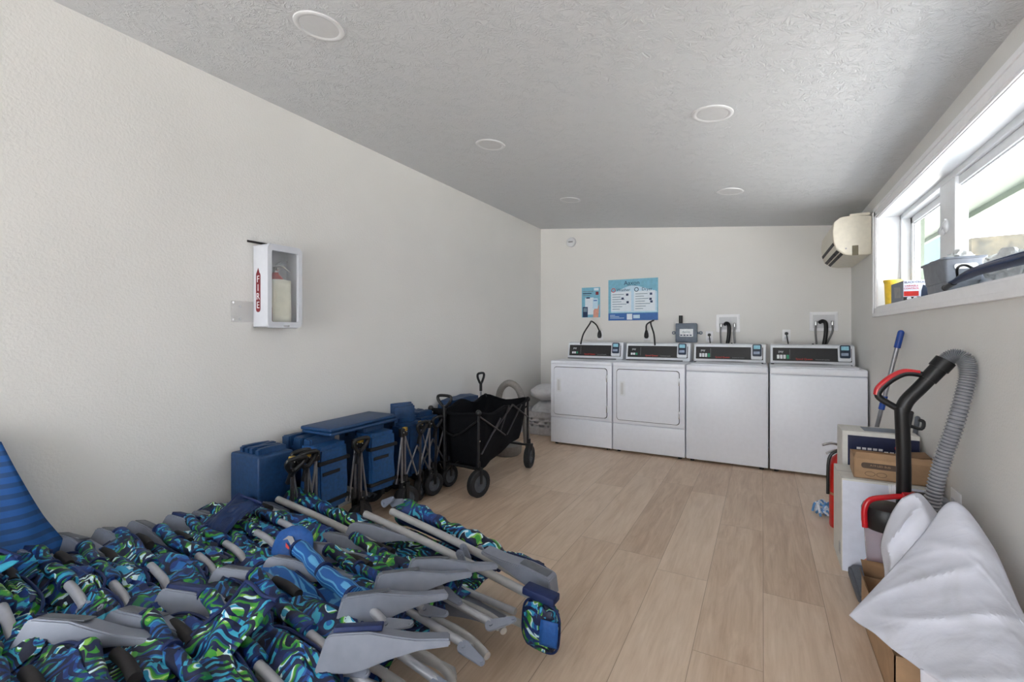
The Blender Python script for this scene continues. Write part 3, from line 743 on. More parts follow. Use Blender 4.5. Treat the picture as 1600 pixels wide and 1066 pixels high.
def folded_wagon(loc, label, bag=True, kind=0, rz=0, mat_='wblue', strap=True, seed=0):
    o = thing('folded_wagon', loc, label, 'wagon', 'folded blue wagons along the left wall', rz=rz)
    # local: x from wall (-.2) to room (+.2), y 0..; bag stands z .19-.57
    hx, hy = .20, .13
    b = MB()
    if kind == 0:      # board-like cover wrapped bag
        b.box(-.21, .04, -.01, .19, .16, .555, .012, 3)
        for k in range(4): lump_box(b, -.17 + k * .045, -.14 + k * .045, 0.02, .18, .50, .585, .010, seed + k, 3)
        b.build('fabric_body', M[mat_], o)
    else:
        lump_box(b, -.18, .15, -.06, .10, .19, .56, .014, seed)
        for k in range(3): lump_box(b, -.15 + k * .09, -.09 + k * .09, -.08, .09, .52, .595, .014, seed + k, 3)
        b.build('fabric_body', M[mat_], o)
        b = MB(); lump_box(b, .03, .185 if kind == 1 else .14, -.105, .10, .21, .565, .008, seed + 3); b.build('front_panel', M['wblue2' if kind == 1 else mat_], o)
    ylo, yhi = (.09, .23) if kind == 0 else ((-.17, .17) if kind == 1 else ((-.14, .14)))
    for (x, y) in ((-.16, ylo), (.17, ylo), (-.16, yhi), (.17, yhi)):
        b = MB(); b.tube([(x, y, .18), (x + .0, y, .53)], .0085, 8); lg = b.build('leg', M['rod' if x > 0 else 'rodd'], o)
        for z in (.16, .52):
            MB().box(x - .016, x + .016, y - .016, y + .016, z - .02 - (.03 if z < .2 else 0), z + .035, .004).build('joint_block', M['black'], lg)
        for z in (.17, .205, .53): MB().ball((x + .017, y, z), .0045, 5).build('rivet', M['rivet'], lg)
        wheel(o, x + .01, y + (.03 if y > (ylo + yhi) / 2 else -.02), r=.085, rz=rnd.uniform(-.5, .5))
    ym = (ylo + yhi) / 2
    for k, (xa, ya, za, xb, yb, zb) in enumerate(((.17, ylo + .0, .50, .17, ylo + .045, .20), (.17, yhi, .50, .17, yhi - .05, .20), (-.16, ylo, .5, -.16, ym, .2)) if kind < 2 else ((.17, ylo, .50, .17, ym - .01, .20), (.17, yhi, .50, .17, ym + .01, .20), (.165, ylo, .20, .165, ym, .40), (.165, yhi, .20, .165, ym, .40), (-.16, ylo, .5, -.16, ym, .2))):
        MB().tube([(xa, ya, za), (xb, yb, zb)], .0065, 8).build('brace', M['rod' if k < 4 else 'rodd'], o)
    MB().box(-.16, .18, ym - .014, ym + .014, .17, .20, .004).build('bottom_bar', M['black'], o)
    # pull handle
    hb = MB(); yh = ylo - .03 if kind == 1 else (ylo - .02 if kind == 0 else ym)
    hb.tube([(.19, yh, .16), (.195, yh, .46)], .009, 8); hp = hb.build('pull_pole', M['rodd'], o)
    dhandle(hp, (.195, yh, .485), .085, .105, lean=.25 if kind else .5)
    if kind == 0: dhandle(hp, (.12, yh + .08, .495), .085, .105, lean=.5)
    if strap and kind:
        for z, tw in ((.475, .0), (.255, .012)):
            b = MB(); zz = z
            b.box(.15, .196, -.115, .105, zz - .010, zz + .010, .003)
            b.build('strap', M['strap'], o)
        MB().box(.190, .197, -.09, .03, .405, .425, .003).build('strap_patch', M['strap'], o)
    MB().box(.165, .19, ylo - .022, ylo + .008, .535, .56, .004).build('brass_clip', M['brass'], o)
    return o
folded_wagon((-2.29, 1.42, 0), 'folded navy wagon nearest the beach chairs, its smooth cover panel facing out', kind=0, seed=1)
folded_wagon((-2.30, 1.76, 0), 'second folded blue wagon, between the cover-panel wagon and the one with a flat mat', kind=1, rz=.05, seed=7)
folded_wagon((-2.28, 2.14, 0), 'third folded wagon, bright blue with crossing black straps below the navy mat', kind=1, rz=-.05, seed=13)
folded_wagon((-2.29, 2.47, 0), 'fourth folded blue wagon with an upright navy pad leaning in it', kind=2, rz=.06, seed=21, strap=False)
folded_wagon((-2.32, 2.70, 0), 'fifth folded blue wagon, directly left of the open black wagon', kind=2, rz=-.04, seed=31, strap=False)
o = thing('wagon_mat', (-2.27, 2.03, .625), 'flat navy padded wagon mat lying across the folded wagons', 'mat')
b = MB(); b.box(-.125, .125, -.28, .28, 0, .022, .009, 3); b.bm.transform(Matrix.Rotation(.05, 4, 'Z')); b.build('upper_pad', M['wblue'], o)
b = MB(); b.box(-.12, .13, -.27, .27, -.022, -.001, .009, 3); b.bm.transform(Matrix.Rotation(.0, 4, 'Z')); b.build('lower_pad', M['wblue'], o)
o = thing('wagon_pad', (-2.26, 2.47, .56), 'small upright navy folded pad standing in the fourth wagon', 'pad')
for k in range(3):
    b = MB(); b.box(-.005 + k * .022, .014 + k * .022, -.085, .075, -.02, .135 - k * .01, .005, 2); b.bm.transform(Matrix.Rotation(-.35, 4, 'Z')); b.build('pad_layer', M['wblue'], o)

# blue wagon upright behind the black one
o = thing('wagon_handle_frame', (-2.42, 3.45, 0), 'blue wagon standing between the black wagon and the wall, handle raised', 'wagon')
b = MB(); lump_box(b, -.08, .05, -.26, .25, .14, .60, .02, 50); b.build('fabric_body', M['wblue'], o)
hb = MB(); hb.tube([(.03, .27, .10), (.03, .27, .70)], .010, 8); hp = hb.build('pull_pole', M['rod'], o); dhandle(hp, (.03, .27, .70), .10, .115, lean=0, axis='y')
for y in (-.22, .2):
    wheel(o, -.01, y, r=.085, rz=.2)
o.name = 'upright_wagon'

# black open wagon
WX0, WX1, WYa, WYb = -2.26, -1.82, 2.80, 3.60
o = thing('open_wagon', (0, 0, 0), 'open black canvas wagon with folding frame and grey wheels', 'wagon')
o.location = ((WX0 + WX1) / 2, (WYa + WYb) / 2, 0)
hx, hy = (WX1 - WX0) / 2, (WYb - WYa) / 2
for sx in (-1, 1):
    for sy in (-1, 1):
        b = MB(); x, y = sx * hx, sy * hy
        b.tube([(x, y, .20), (x, y, .60)], .011, 10); lg = b.build('corner_post', M['black'], o)
        MB().ball((x, y, .605), (.022, .022, .024), 10).build('post_cap', M['black'], lg)
        MB().ball((x + sx * .012, y, .40), .006, 6).build('rivet', M['rivet'], lg)
        wheel(o, x + .015, y - (.02 if sy < 0 else 0), r=.10, w=.05, rz=-.25 if sy < 0 else .15)
def fab(p, u, v):
    return Vector(p) + Vector((noise.noise(Vector(p) * 7), noise.noise(Vector(p) * 7 + Vector((9, 3, 1))), noise.noise(Vector(p) * 6 + Vector((2, 7, 5))))) * .016
b = MB(); zs_ = [(.165, .93), (.22, .96), (.42, .97), (.57, .99), (.60, 1.0)]
net = []
top = [(-1, -1), (0, -1), (1, -1), (1, -.5), (1, 0), (1, .5), (1, 1), (0, 1), (-1, 1), (-1, .5), (-1, 0), (-1, -.5), (-1, -1)]
sag = [0, -.02, 0, -.03, .0, -.035, .015, -.02, .015, -.03, .02, -.03, 0]
for zi, (z, k) in enumerate(zs_):
    row = []
    for (a, c), sg in zip(top, sag):
        kk = k * (.93 if abs(a) < 1 or abs(c) < 1 else 1)
        shrink = k if zi > 1 else (k * .93)
        zz = z + sg * (zi / 4) + (.12 * (c + 1) / 2 if zi == 0 else (.10 * (c + 1) / 2 if zi == 1 else 0))
        row.append((a * (hx - .012) * shrink, c * (hy - .012) * (shrink if c < 0 else shrink * (.90 if zi < 3 else 1)), zz))
    net.append(row)
b.grid(net, 3, 3, fab); b.build('canvas_body', M['blackfab'], o, solid=.004)
b = MB(); b.grid([[(-hx * .75, -hy * .75, .20), (0, -hy * .75, .195), (hx * .75, -hy * .75, .20)], [(-hx * .75, hy * .70, .29), (0, hy * .70, .285), (hx * .75, hy * .7, .29)]], 3, 5); b.build('canvas_floor', M['blackfab'], o, solid=.006)
P = [Vector((a * (hx - .004), c * (hy - .004), .598 + s_)) for (a, c), s_ in zip(top[:-1], sag)]
b = MB(); b.tube(P, .012, 8, closed=True, smooth=3); b.build('top_hem', M['blackfab'], o)
for sx in (-1, 1):
    x = sx * (hx + .012)
    for (y0, z0, y1, z1) in ((-hy, .58, -.02, .37), (-hy + .02, .30, -.1, .52), (-.26, .40, .10, .60), (.0, .37, .26, .58), (.10, .60, hy, .44), (-.1, .42, .04, .60)):
        MB().tube([(x, y0, z0), (x, y1, z1)], .0065, 8).build('side_brace', M['rodd'], o)
for sy in (-1, 1):
    y = sy * (hy + .012)
    MB().tube([(-hx, y, .55), (0, y, .42), (hx, y, .55)], .008, 8, smooth=3).build('end_brace', M['black'], o)
    MB().tube([(-hx, sy * hy, .20), (hx, sy * hy, .20)], .010, 8).build('axle_bar', M['black'], o)
MB().tube([(0, -hy, .19), (0, -.1, .23), (0, hy, .20)], .012, 8).build('keel_bar', M['black'], o)
hb = MB(); hb.tube([(-.05, -hy - .05, .17), (-.05, -hy - .05, .62)], .012, 10); hp = hb.build('pull_pole', M['black'], o); dhandle(hp, (-.05, -hy - .05, .635), .085, .125, 0, 'x')
b = MB(); b.cyl((-.05, -hy - .05, .17), (-.05, -hy, .185), .02); b.build('pole_pivot', M['black'], o)
tag(MB().lathe([(.001, 0), (.12, 0), (.14, .02), (.15, .1), (.001, .1)], n=24).build('grey_tub', M['greyhose'], loc=(-2.2, 3.9, 0)), 'low grey-green tub on the floor behind the black wagon', 'tub')
# ------------------------------------------------------------------ folded beach chairs in a leaning pile
def jit(a): return rnd.uniform(-a, a)
def armrest(o, xa, za, ya, L=.37, H=.092, T=.068, pad=False, flip=False, tilt=0.0, ph=0, wyaw=0, lean=.35):
    poly = [(0, .0), (.022, .086), (.036, .094), (.14, .094), (.21, .080), (.27, .070), (.37, .066), (.37, .046), (.28, .040), (.20, .022), (.13, .0), (.09, -.006)]
    poly = [(p[0] * L / .37, p[1] * H / .094) for p in poly]
    b = MB(); b.prism(poly, 0, T, 'y', bev=.004)
    if flip: b.bm.transform(Matrix.Scale(-1, 4, (1, 0, 0)))
    Mx = Matrix.Translation((xa, ya, za)) @ (Matrix.Rotation(ph, 4, 'X') @ Matrix.Rotation(wyaw, 4, 'Z') @ Matrix.Rotation(-lean, 4, 'X') if ph else Matrix.Identity(4)) @ Matrix.Rotation(tilt, 4, 'Y')
    b.bm.transform(Mx); a = b.build('armrest', M['arm'], o)
    s = -1 if flip else 1
    b = MB(); xs = sorted((s * .035, s * .16)); 
    b.box(xs[0], xs[1], .012, T - .012, H - .002, H + (.012 if pad else .003), .003); b.bm.transform(Mx)
    b.build('armrest_pad' if pad else 'armrest_tray', M['navy'] if pad else M['hubgrey'], a)
    return a
def bracket(o, x, y, z, ang, L=.075):
    b = MB(); P = []
    for k in range(9): a = PI / 2 + PI * k / 8; P.append((.020 * math.cos(a), .020 * math.sin(a)))
    for k in range(9): a = -PI / 2 + PI * k / 8; P.append((L + .011 * math.cos(a), .011 * math.sin(a)))
    b.prism(P, -.004, .004, 'y', bev=.0015); b.cyl((0, -.008, 0), (0, .008, 0), .006); b.cyl((L, -.007, 0), (L, .007, 0), .005)
    b.bm.transform(Matrix.Translation((x, y, z)) @ Matrix.Rotation(ang, 4, 'Y')); return b.build('hinge_plate', M['arm'], o)
def sleeve(o, p0, p1, r=.0225, m='leaf', name='fabric_sleeve'):
    p0 = Vector(p0); p1 = Vector(p1); d = p1 - p0
    pts = [p0 + d * t + Vector((0, 0, .006 * math.sin(t * 7 + p0.x * 9))) for t in (0, .2, .4, .6, .8, 1)]
    b = MB(); b.tube(pts, lambda t: r * (1 + .07 * math.sin(t * 23)), 12, smooth=3); b.ball(p0, r * .98, 8)
    s = b.build(name, M[m], o)
    for t in (.0, .5, .97):
        q = p0 + d * t; MB().cyl(q - d.normalized() * .006, q + d.normalized() * .006, r * 1.12, n=14).build('navy_binding', M['navy'], s)
    return s
def puff(o, c, r, m='leaf', name='pillow', seed=0, rot=0, ns=3, nz=.22, binding=True):
    b = MB(); bb = bmesh.new(); bmesh.ops.create_uvsphere(bb, u_segments=40, v_segments=22, radius=1)
    for v in bb.verts:
        e = .6; q = Vector([math.copysign(abs(t) ** e, t) for t in v.co]) * .86
        k = 1 + nz * noise.noise(v.co * ns + Vector((seed, seed * 2, 3))) - .10 * abs(math.sin(v.co.x * 6 + 2 * noise.noise(v.co * 2 + Vector((seed, 0, 0)))))
        v.co = Vector((q.x * r[0] * k, q.y * r[1] * k, q.z * r[2] * k))
    Mx = Matrix.Translation(c) @ Matrix.Rotation(rot, 4, 'Y'); b.take(bb, Mx); s = b.build(name, M[m], o)
    if binding:
        P = []
        for k in range(28):
            a = 2 * PI * k / 28; c_, s_ = math.cos(a), math.sin(a)
            P.append(Mx @ Vector((math.copysign(abs(c_) ** .6, c_) * r[0] * .88, -r[1] * .12, math.copysign(abs(s_) ** .6, s_) * r[2] * .88)))
        b = MB(); b.tube(P, .0045, 6, closed=True, smooth=1); b.build('navy_piping', M['navy'], s)
    return s
def sheet(o, x0, x1, z0, z1, y, m, name, seed=0, bulge=.03, amp=.035, nx=5, nz_=4, bind=True):
    net = []
    for j in range(nz_):
        v = j / (nz_ - 1); row = []
        for i in range(nx):
            u = i / (nx - 1)
            q = Vector((x0 + (x1 - x0) * u, 0, z0 + (z1 - z0) * v))
            dy = y - bulge * math.sin(PI * u) * math.sin(PI * v) + amp * noise.noise(q * 11 + Vector((seed * 3.1, seed, 0)))
            row.append((q.x + .02 * noise.noise(q * 6 + Vector((0, seed, 9))), dy, q.z + .025 * noise.noise(q * 6 + Vector((seed, 4, 0)))))
        net.append(row)
    def fn(p, u, v): return Vector(p) + Vector((0, .010 * noise.noise(Vector(p) * 32 + Vector((seed, 0, 0))) + .006 * math.sin(p.x * 60 + 30 * p.z + seed), 0))
    b = MB(); b.grid(net, 6, 6, fn); s = b.build(name, M[m], o, solid=.003)
    if bind:
        b = MB(); b.tube([Vector(p) + Vector((0, -.002, 0)) for p in net[-1]], .006, 6); b.tube([Vector(r[0]) + Vector((0, -.002, 0)) for r in net], .006, 6); b.build('navy_binding', M['navy'], s)
    return s
OR = ['first', 'second', 'third', 'fourth', 'fifth', 'sixth', 'seventh', 'eighth', 'ninth', 'tenth', 'eleventh', 'twelfth', 'thirteenth', 'fourteenth', 'fifteenth', 'sixteenth']
G1 = 'beach chairs leaning along the left wall'; G2 = 'beach chairs leaning in the right-hand row'
def chair(X0, Yt, zt, phi, label, seed, group, arm=True, arm2=False, pad=False, style='leaf', big=True, pouch=False, yaw=0.0, sleevey=True, tubes=False, L=.90, brk=True, drop=.12, tag_=False):
    W = .58; z0 = .03 if group == G1 else .058
    ph = math.acos((zt - z0) / W)          # each chair leans just far enough for its lower edge to rest on the floor
    o = thing('folded_beach_chair', (X0, Yt - W * math.sin(ph), z0), label, 'beach chair', group, rot=(-ph, jit(.02), yaw + jit(.03)))
    sm = 'leaf' if style == 'leaf' else 'bluestripe'
    r = random.Random(seed)
    # frames (two U loops of tube)
    b = MB(); b.tube([(.66, .01, .04), (.08, .0, .03), (.02, 0, .06), (.0, 0, .12), (.0, 0, .44), (.02, 0, .50), (.08, 0, .53), (.40, 0, .53)], .0125, 10, smooth=2)
    b.build('back_frame', M['tube'], o)
    left = group == G1; dz = .07 if left else 0
    b = MB(); b.tube([(.28, .045, .53 - dz), (.70, .045, .535 - dz), (.84, .04, .52 - dz), (L + r.uniform(-.03, .03), .03, .49 - dz)], .0125, 10, smooth=2)
    b.build('leg_frame', M['tubew'], o)
    b = MB(); b.tube([(L - .05, .045, .40), (.80, .045, .42), (.5, .045, .36), (.3, .045, .03)], .0125, 10, smooth=2); b.build('leg_frame', M['tubew'], o)
    b = MB(); b.tube([(.42, -.03, .50 - dz), (.62, -.035, .49 - dz), (L + r.uniform(-.05, .05), -.02, .47 - dz)], .0125, 10, smooth=2); b.build('seat_rail', M['tube'], o)
    b = MB(); b.tube([(.50, -.012, .22), (.70, -.02, .20), (L + r.uniform(-.04, .04), -.01, .20)], .0125, 10, smooth=2); b.build('seat_rail', M['tubew'], o)
    # fabric
    sheet(o, .02, .62, .06, .52, -.012, sm, 'seat_fabric', seed, bulge=.035)
    if sleevey:
        s0 = r.uniform(-.03, .03) + (.08 if group == G1 else .03); up = .035 if style != 'leaf' else 0; p0 = (.10 + s0, -.035 - up, .575 + up); p1 = (.48 + s0, -.050 - up, .565 - drop + up)
        sleeve(o, p0, p1, m=sm, r=.0225 if style == 'leaf' else .028)
        e = Vector(p1); MB().tube([e, e + Vector((.06, .0, -.006)), e + Vector((.12, .004, -.015)), e + Vector((.17, .015, -.03))], .0135, 12, smooth=4).build('bent_tube', M['tube'], o)
        if brk: bracket(o, e.x + .16, e.y + .004, e.z - .025, r.uniform(-.5, .9))
        if style == 'leaf':
            b = MB(); b.tube([(.15 + s0, .005, .600), (.22 + s0, .0, .600), (.30 + s0, -.012, .590)], .0150, 12, smooth=3); b.build('foam_grip', M['foam'], o)
    if big:
        puff(o, (.50 + r.uniform(-.06, .08), .015, .535), (.20, .060, .085), sm, 'pillow', seed, r.uniform(-.1, .25))
    puff(o, (.30 + r.uniform(-.12, .12), -.035, .45 + r.uniform(-.03, .03)), (.26, .05, .12), sm, 'back_pocket', seed + 9, r.uniform(-.2, .3))
    if left: puff(o, (.76, -.01, .51), (.13, .05, .08), sm, 'side_pocket', seed + 21, r.uniform(-.2, .3))
    if pouch:
        sheet(o, .30, .46, .42, .64, -.10, 'mesh' if pouch == 1 else 'leaf', 'mesh_pouch' if pouch == 1 else 'leaf_pouch', seed + 5, bulge=.03, amp=.02)
    if arm: armrest(o, r.uniform(-.03, .03) + (.01 if group == G2 else .05), .572 + r.uniform(-.01, .015), .045, pad=pad, tilt=r.uniform(.04, .14), H=.085, ph=ph, wyaw=(.5 if group == G2 else .2) + r.uniform(-.1, .1), L=.34)
    if arm2:
        armrest(o, .50 + r.uniform(-.02, .05) + (.10 if seed == 44 else 0), .43, -.10, pad=(seed == 44), tilt=r.uniform(-.02, .06), L=.34, H=.085, ph=ph, wyaw=.75 + r.uniform(-.1, .1))
    if brk: bracket(o, L - .03, -.03, .46, r.uniform(-.9, .3)); bracket(o, L - .06, .0, .22, r.uniform(-.6, .6))
    if tag_:
        b = MB(); P = rrect(-.03, .03, -.035, .04, .012); b.tube([(p[0], 0, p[1]) for p in P], .0014, 5, closed=True, smooth=0)
        b.bm.transform(Matrix.Translation((.42, -.106, .46))); lg = b.build('label_outline', M['whiteprint'], o)
        b = MB(); b.tube([(.40, -.107, .44), (.415, -.107, .47), (.42, -.107, .445), (.43, -.107, .475), (.435, -.107, .455), (.445, -.107, .49)], .0016, 5); b.build('label_mark', M['whiteprint'], o)
    return o
# left-hand row, standing against the left wall, nearest the camera first
G1 = 'beach chairs leaning along the left wall'; G2 = 'beach chairs leaning in the right-hand row'
NL = 10
for i in range(NL):
    y = .27 + i * .122
    chair(-2.47 + jit(.03), y, .40 - .010 * i + jit(.015), 46 + i * .8, 'leaf-print folded beach chair, %s from the camera in the row against the left wall' % OR[i], 10 + i, G1,
          arm=True, pad=(i % 4 == 2), pouch=(2 if i == 2 else (1 if i == 8 else 0)), brk=(i % 3 == 0), drop=.02 + jit(.02))
NR = 8
for i in range(NR):
    y = .36 + i * .148
    st = 'stripe' if i == 5 else 'leaf'
    lb = ('blue striped folded beach chair among the leaf-print ones in the right-hand row' if i == 5 else
          'leaf-print folded beach chair, %s from the camera in the right-hand row by the open floor' % OR[i])
    c_ = chair(-1.64 + jit(.04), y, .40 - .014 * i + jit(.01), 46 + i * 1.5, lb, 40 + i, G2,
          arm=True, arm2=(i >= 4), pad=(i == 2), style=st, pouch=(2 if i == 3 else 0), drop=.045 + jit(.02), tag_=(i == 3), big=True)
    c_.rotation_euler.y = .045
# last chairs with their bare tubes on top, next to the wagons
def tube_chair(X0, Y, z, label, group, seed, roll=True, right=False):
    o = thing('folded_beach_chair', (X0, Y, z), label, 'beach chair', group, rot=(0, .06 if right else .05, -.05 if right else .02))
    b = MB(); b.tube([(0, 0, .075), (.35, .0, .06), (.70, .0, .035), (.93, .0, .015)], .0165, 12, smooth=3); b.build('back_frame', M['tubew'], o)
    b = MB(); b.tube([(.10, .075, .09), (.40, .075, .07), (.70, .07, .045), (.90, .06, .02)], .0165, 12, smooth=3); b.build('leg_frame', M['tubew'], o)
    b = MB(); b.tube([(.15, -.05, -.03), (.50, -.06, -.035), (.90, -.06, -.03)], .013, 12, smooth=3); b.build('seat_rail', M['tube'], o)
    b = MB(); b.tube([(.25, -.03, -.07), (.60, -.04, -.08), (.92, -.04, -.08)], .013, 12, smooth=3); b.build('seat_rail', M['tubew'], o)
    net = [[(x, y, -.02 + .02 * noise.noise(Vector((x * 5, y * 20, seed)))) for x in (0.04, .25, .5, .70)] for y in (-.12, -.03, .06, .16)]
    b = MB(); b.grid(net, 6, 6, lambda p, u, v: Vector(p) + Vector((0, 0, .012 * noise.noise(Vector(p) * 20)))); b.build('seat_fabric', M['leaf'], o, solid=.004)
    if roll:
        b = MB(); b.tube([(.08, .17, .055), (.30, .185, .05), (.52, .18, .03), (.76, .165, .0)], lambda t: .050 + .012 * math.sin(t * 9 + 1) - .02 * t + .006 * math.sin(t * 40), 18, smooth=8)
        b.ball((.085, .17, .055), (.03, .05, .05), 10); b.build('rolled_fabric', M['leaf'], o)
        b = MB(); b.tube([(.12, .115, .045), (.4, .12, .03), (.72, .11, .0)], .018, 10, smooth=3); b.build('navy_binding', M['navy'], o)
    if right:
        for (x, y, zz, a) in ((.02, .10, .10, -.6), (.05, .13, .10, -.4), (.58, .03, .075, .9), (.60, -.02, .075, 1.0), (.62, .10, .05, .8)): bracket(o, x, y, zz, a, .07)
        armrest(o, 1.00, .005, .035, flip=True, pad=False, L=.34, H=.07, tilt=.1)
        armrest(o, .50, -.12, -.12, L=.36, tilt=.02)
        b = MB(); b.tube([(.60, .13, .03), (.75, .14, .01), (.93, .13, -.02)], .011, 10); b.build('short_tube', M['tubew'], o)
        puff(o, (.80, .185, -.0), (.13, .04, .045), 'leaf', 'back_pocket', 77)
        # pillow hanging off the end
        pw = puff(o, (1.01, -.06, -.035), (.085, .045, .10), 'leaf', 'pillow', 5, 0, nz=.12)
        MB().box(.93, 1.06, -.075, -.02, .055, .082, .006).build('pillow_strap', M['navy'], o)
        b = MB(); b.grid([[(1.03, -.108, .02), (1.09, -.095, .02)], [(1.03, -.115, -.025), (1.095, -.10, -.025)], [(1.03, -.11, -.07), (1.09, -.095, -.07)]], 3, 3); b.build('mesh_pocket', M['bluemesh'], pw, solid=.003)
    return o
tube_chair(-2.28, 1.39, .255, 'folded beach chair with two bare white tubes on top, right below the first wagon', G1, 3, roll=True)
tube_chair(-1.70, 1.60, .235, 'farthest folded beach chair with long grey-white tubes and a pillow hanging off its end', G2, 4, roll=True, right=True)
# chair lying in front of the right-hand row with its feet toward the open floor
# blue mesh seat back with fish logo standing up out of the pile
o = thing('mesh_headrest', (-1.60, 1.12, .30), 'blue mesh headrest with small red and white fish mark, poking out of the pile', 'headrest', rot=(-.5, 0, .45))
net = [[(-.075, 0, 0), (-.03, -.012, 0), (.03, -.012, 0), (.085, 0, 0)], [(-.08, .0, .06), (-.03, -.018, .06), (.03, -.018, .06), (.085, 0, .06)], [(-.065, 0, .115), (-.03, -.012, .12), (.03, -.012, .12), (.07, 0, .11)], [(-.035, .01, .135), (-.02, .005, .14), (.02, .005, .14), (.04, .01, .13)]]
b = MB(); b.grid(net, 6, 6); b.build('mesh_back', M['bluemesh'], o, solid=.012)
b = MB(); b.prism([(-.03, .085), (-.012, .10), (.005, .098), (.022, .075), (.012, .06), (.0, .075), (-.012, .088)], -.0275, -.0235, 'y'); b.build('fish_mark', M['greyprint'], o)
b = MB(); b.prism([(-.015, .075), (.0, .062), (.02, .035), (.024, .028), (.006, .05), (-.012, .06)], -.028, -.0235, 'y'); b.build('red_mark', M['red'], o)

# striped blue fabric hanging at the left edge
def tf(p, u, v): return Vector(p) + Vector((.012 * math.sin(p.y * 42 + 3 * p.z), 0, 0)) + Vector((.02 * noise.noise(Vector(p) * 5), 0, 0))
net = [[(-2.50, -.05, 1.05), (-2.49, .20, .96), (-2.485, .42, .87), (-2.475, .565, .79)],
       [(-2.47, -.05, .85), (-2.45, .20, .78), (-2.44, .44, .70), (-2.43, .60, .66)],
       [(-2.42, -.05, .62), (-2.38, .18, .58), (-2.39, .44, .54), (-2.40, .655, .50)],
       [(-2.35, -.05, .42), (-2.30, .18, .38), (-2.32, .44, .37), (-2.35, .72, .355)],
       [(-2.33, -.05, .2), (-2.28, .18, .2), (-2.29, .44, .2), (-2.33, .74, .2)]]
b = MB(); b.grid(net, 9, 9, tf)
tag(b.build('striped_towel', M['towel'], solid=.006), 'bright blue striped fabric hanging against the left wall at the photo edge', 'towel')
b = MB(); b.grid([[(-2.36, .0, .62), (-2.30, .15, .60), (-2.31, .30, .56), (-2.33, .42, .50)], [(-2.28, .0, .48), (-2.22, .15, .46), (-2.22, .32, .43), (-2.25, .50, .40)], [(-2.24, .0, .34), (-2.18, .2, .33), (-2.17, .38, .33), (-2.2, .58, .30)]], 9, 9, tf)
tag(b.build('folded_fabric', M['towel'], solid=.008), 'lower bunched fold of blue fabric in front of the striped blue fabric', 'fabric')

# ------------------------------------------------------------------ right side: cartons, vacuum, canvas
o = thing('white_carton', (.50, 2.95, 0), 'large white cardboard carton standing on the floor by the right wall', 'carton')
b = MB(); b.box(-.15, .20, -.15, .145, 0, .465, .002); b.build('carton_body', M['cartonside'], o, smooth=False)
MB().box(-.147, .199, -.1515, -.1498, .003, .455).build('front_face', M['cartonw'], o, smooth=False)
b = MB()
for k in range(4): b.box(-.1512, -.150, -.10 + k * .012, -.093 + k * .012, .06 + .0 * k, .12 - .01 * (k % 2))
b.build('side_print', M['greyprint'], o, smooth=False)
b = MB()
for k in range(5): b.box(-.025, .0, -.1522, -.1514, .21 + k * .018, .221 + k * .018)
b.build('front_print', M['ink'], o, smooth=False)
MB().box(-.152, .2, -.0075, -.0055, .4646, .4655).build('top_seam', M['hubgrey'], o, smooth=False)
o = thing('navy_carton', (.56, 3.24, 0), 'tall carton with printed navy face behind the brown box', 'carton')
b = MB(); b.box(-.165, .17, -.10, .10, 0, .645, .002); b.build('carton_body', M['cartonside'], o, smooth=False)
MB().box(-.140, .168, -.1015, -.0998, .003, .622).build('printed_face', M['boxblue'], o, smooth=False)
for k in range(9): MB().box(-.10 + k * .024, -.082 + k * .024, -.1022, -.1014, .548 - (k > 4) * .012, .560 - (k > 4) * .012).build('white_print_mark', M['whiteprint'], o, smooth=False)
b = MB(); b.prism([(.085 + .020 * math.cos(a * .4), .572 + .016 * math.sin(a * .4)) for a in range(16)], -.1024, -.1014, 'y'); b.build('red_print_mark', M['redpl'], o, smooth=False)
b = MB(); b.box(-.06, .10, -.06, .07, .6448, .6458); b.build('top_print', M['boxgrey'], o, smooth=False)
o = thing('brown_box', (.575, 2.93, .467), 'open brown cardboard box with printed oval label on top of the white carton', 'box', rz=-.06)
b = MB(); w_, d_, h_ = .165, .10, .098
b.box(-w_, w_, -d_, -d_ + .004, 0, h_); b.box(-w_, w_, d_ - .004, d_, 0, h_); b.box(-w_, -w_ + .004, -d_, d_, 0, h_); b.box(w_ - .004, w_, -d_, d_, 0, h_); b.box(-w_, w_, -d_, d_, 0, .004)
b.build('box_body', M['carton'], o, smooth=False)
b = MB(); b.prism([(-w_, h_), (w_, h_), (w_ - .01, h_ + .035), (-w_ + .015, h_ + .04)], -.098, -.094, 'y'); b.bm.transform(Matrix.Translation((0, -.098, h_)) @ Matrix.Rotation(-.9, 4, 'X') @ Matrix.Translation((0, .098, -h_))); b.build('front_flap', M['carton'], o, smooth=False)
b = MB(); b.box(-w_ + .004, w_ - .002, -.06, d_, h_ - .012, h_ - .009); b.build('top_flap', M['carton'], o, smooth=False)
b = MB(); b.box(.05, .155, -.03, .11, h_ + .0, h_ + .004); b.bm.transform(Matrix.Rotation(-.12, 4, 'Y')); b.build('side_flap', M['carton2'], o, smooth=False)
b = MB(); b.prism(rrect(-.135, .015, .052, .080, .012), -d_ - .0012, -d_ - .0003, 'y'); lb = b.build('oval_label', M['brownprint'], o, smooth=False)
text('lettering', 'A19 LED Bulb', .014, M['carton'], lb, (-.06, -d_ - .0016, .068)); 
for x in (-.10, -.055): MB().tube([(x + .02 * math.cos(a * PI / 8), -d_ - .0006, .026 + .011 * math.sin(a * PI / 8)) for a in range(16)], .0010, 5, closed=True, smooth=0).build('ring_mark', M['brownprint'], o)
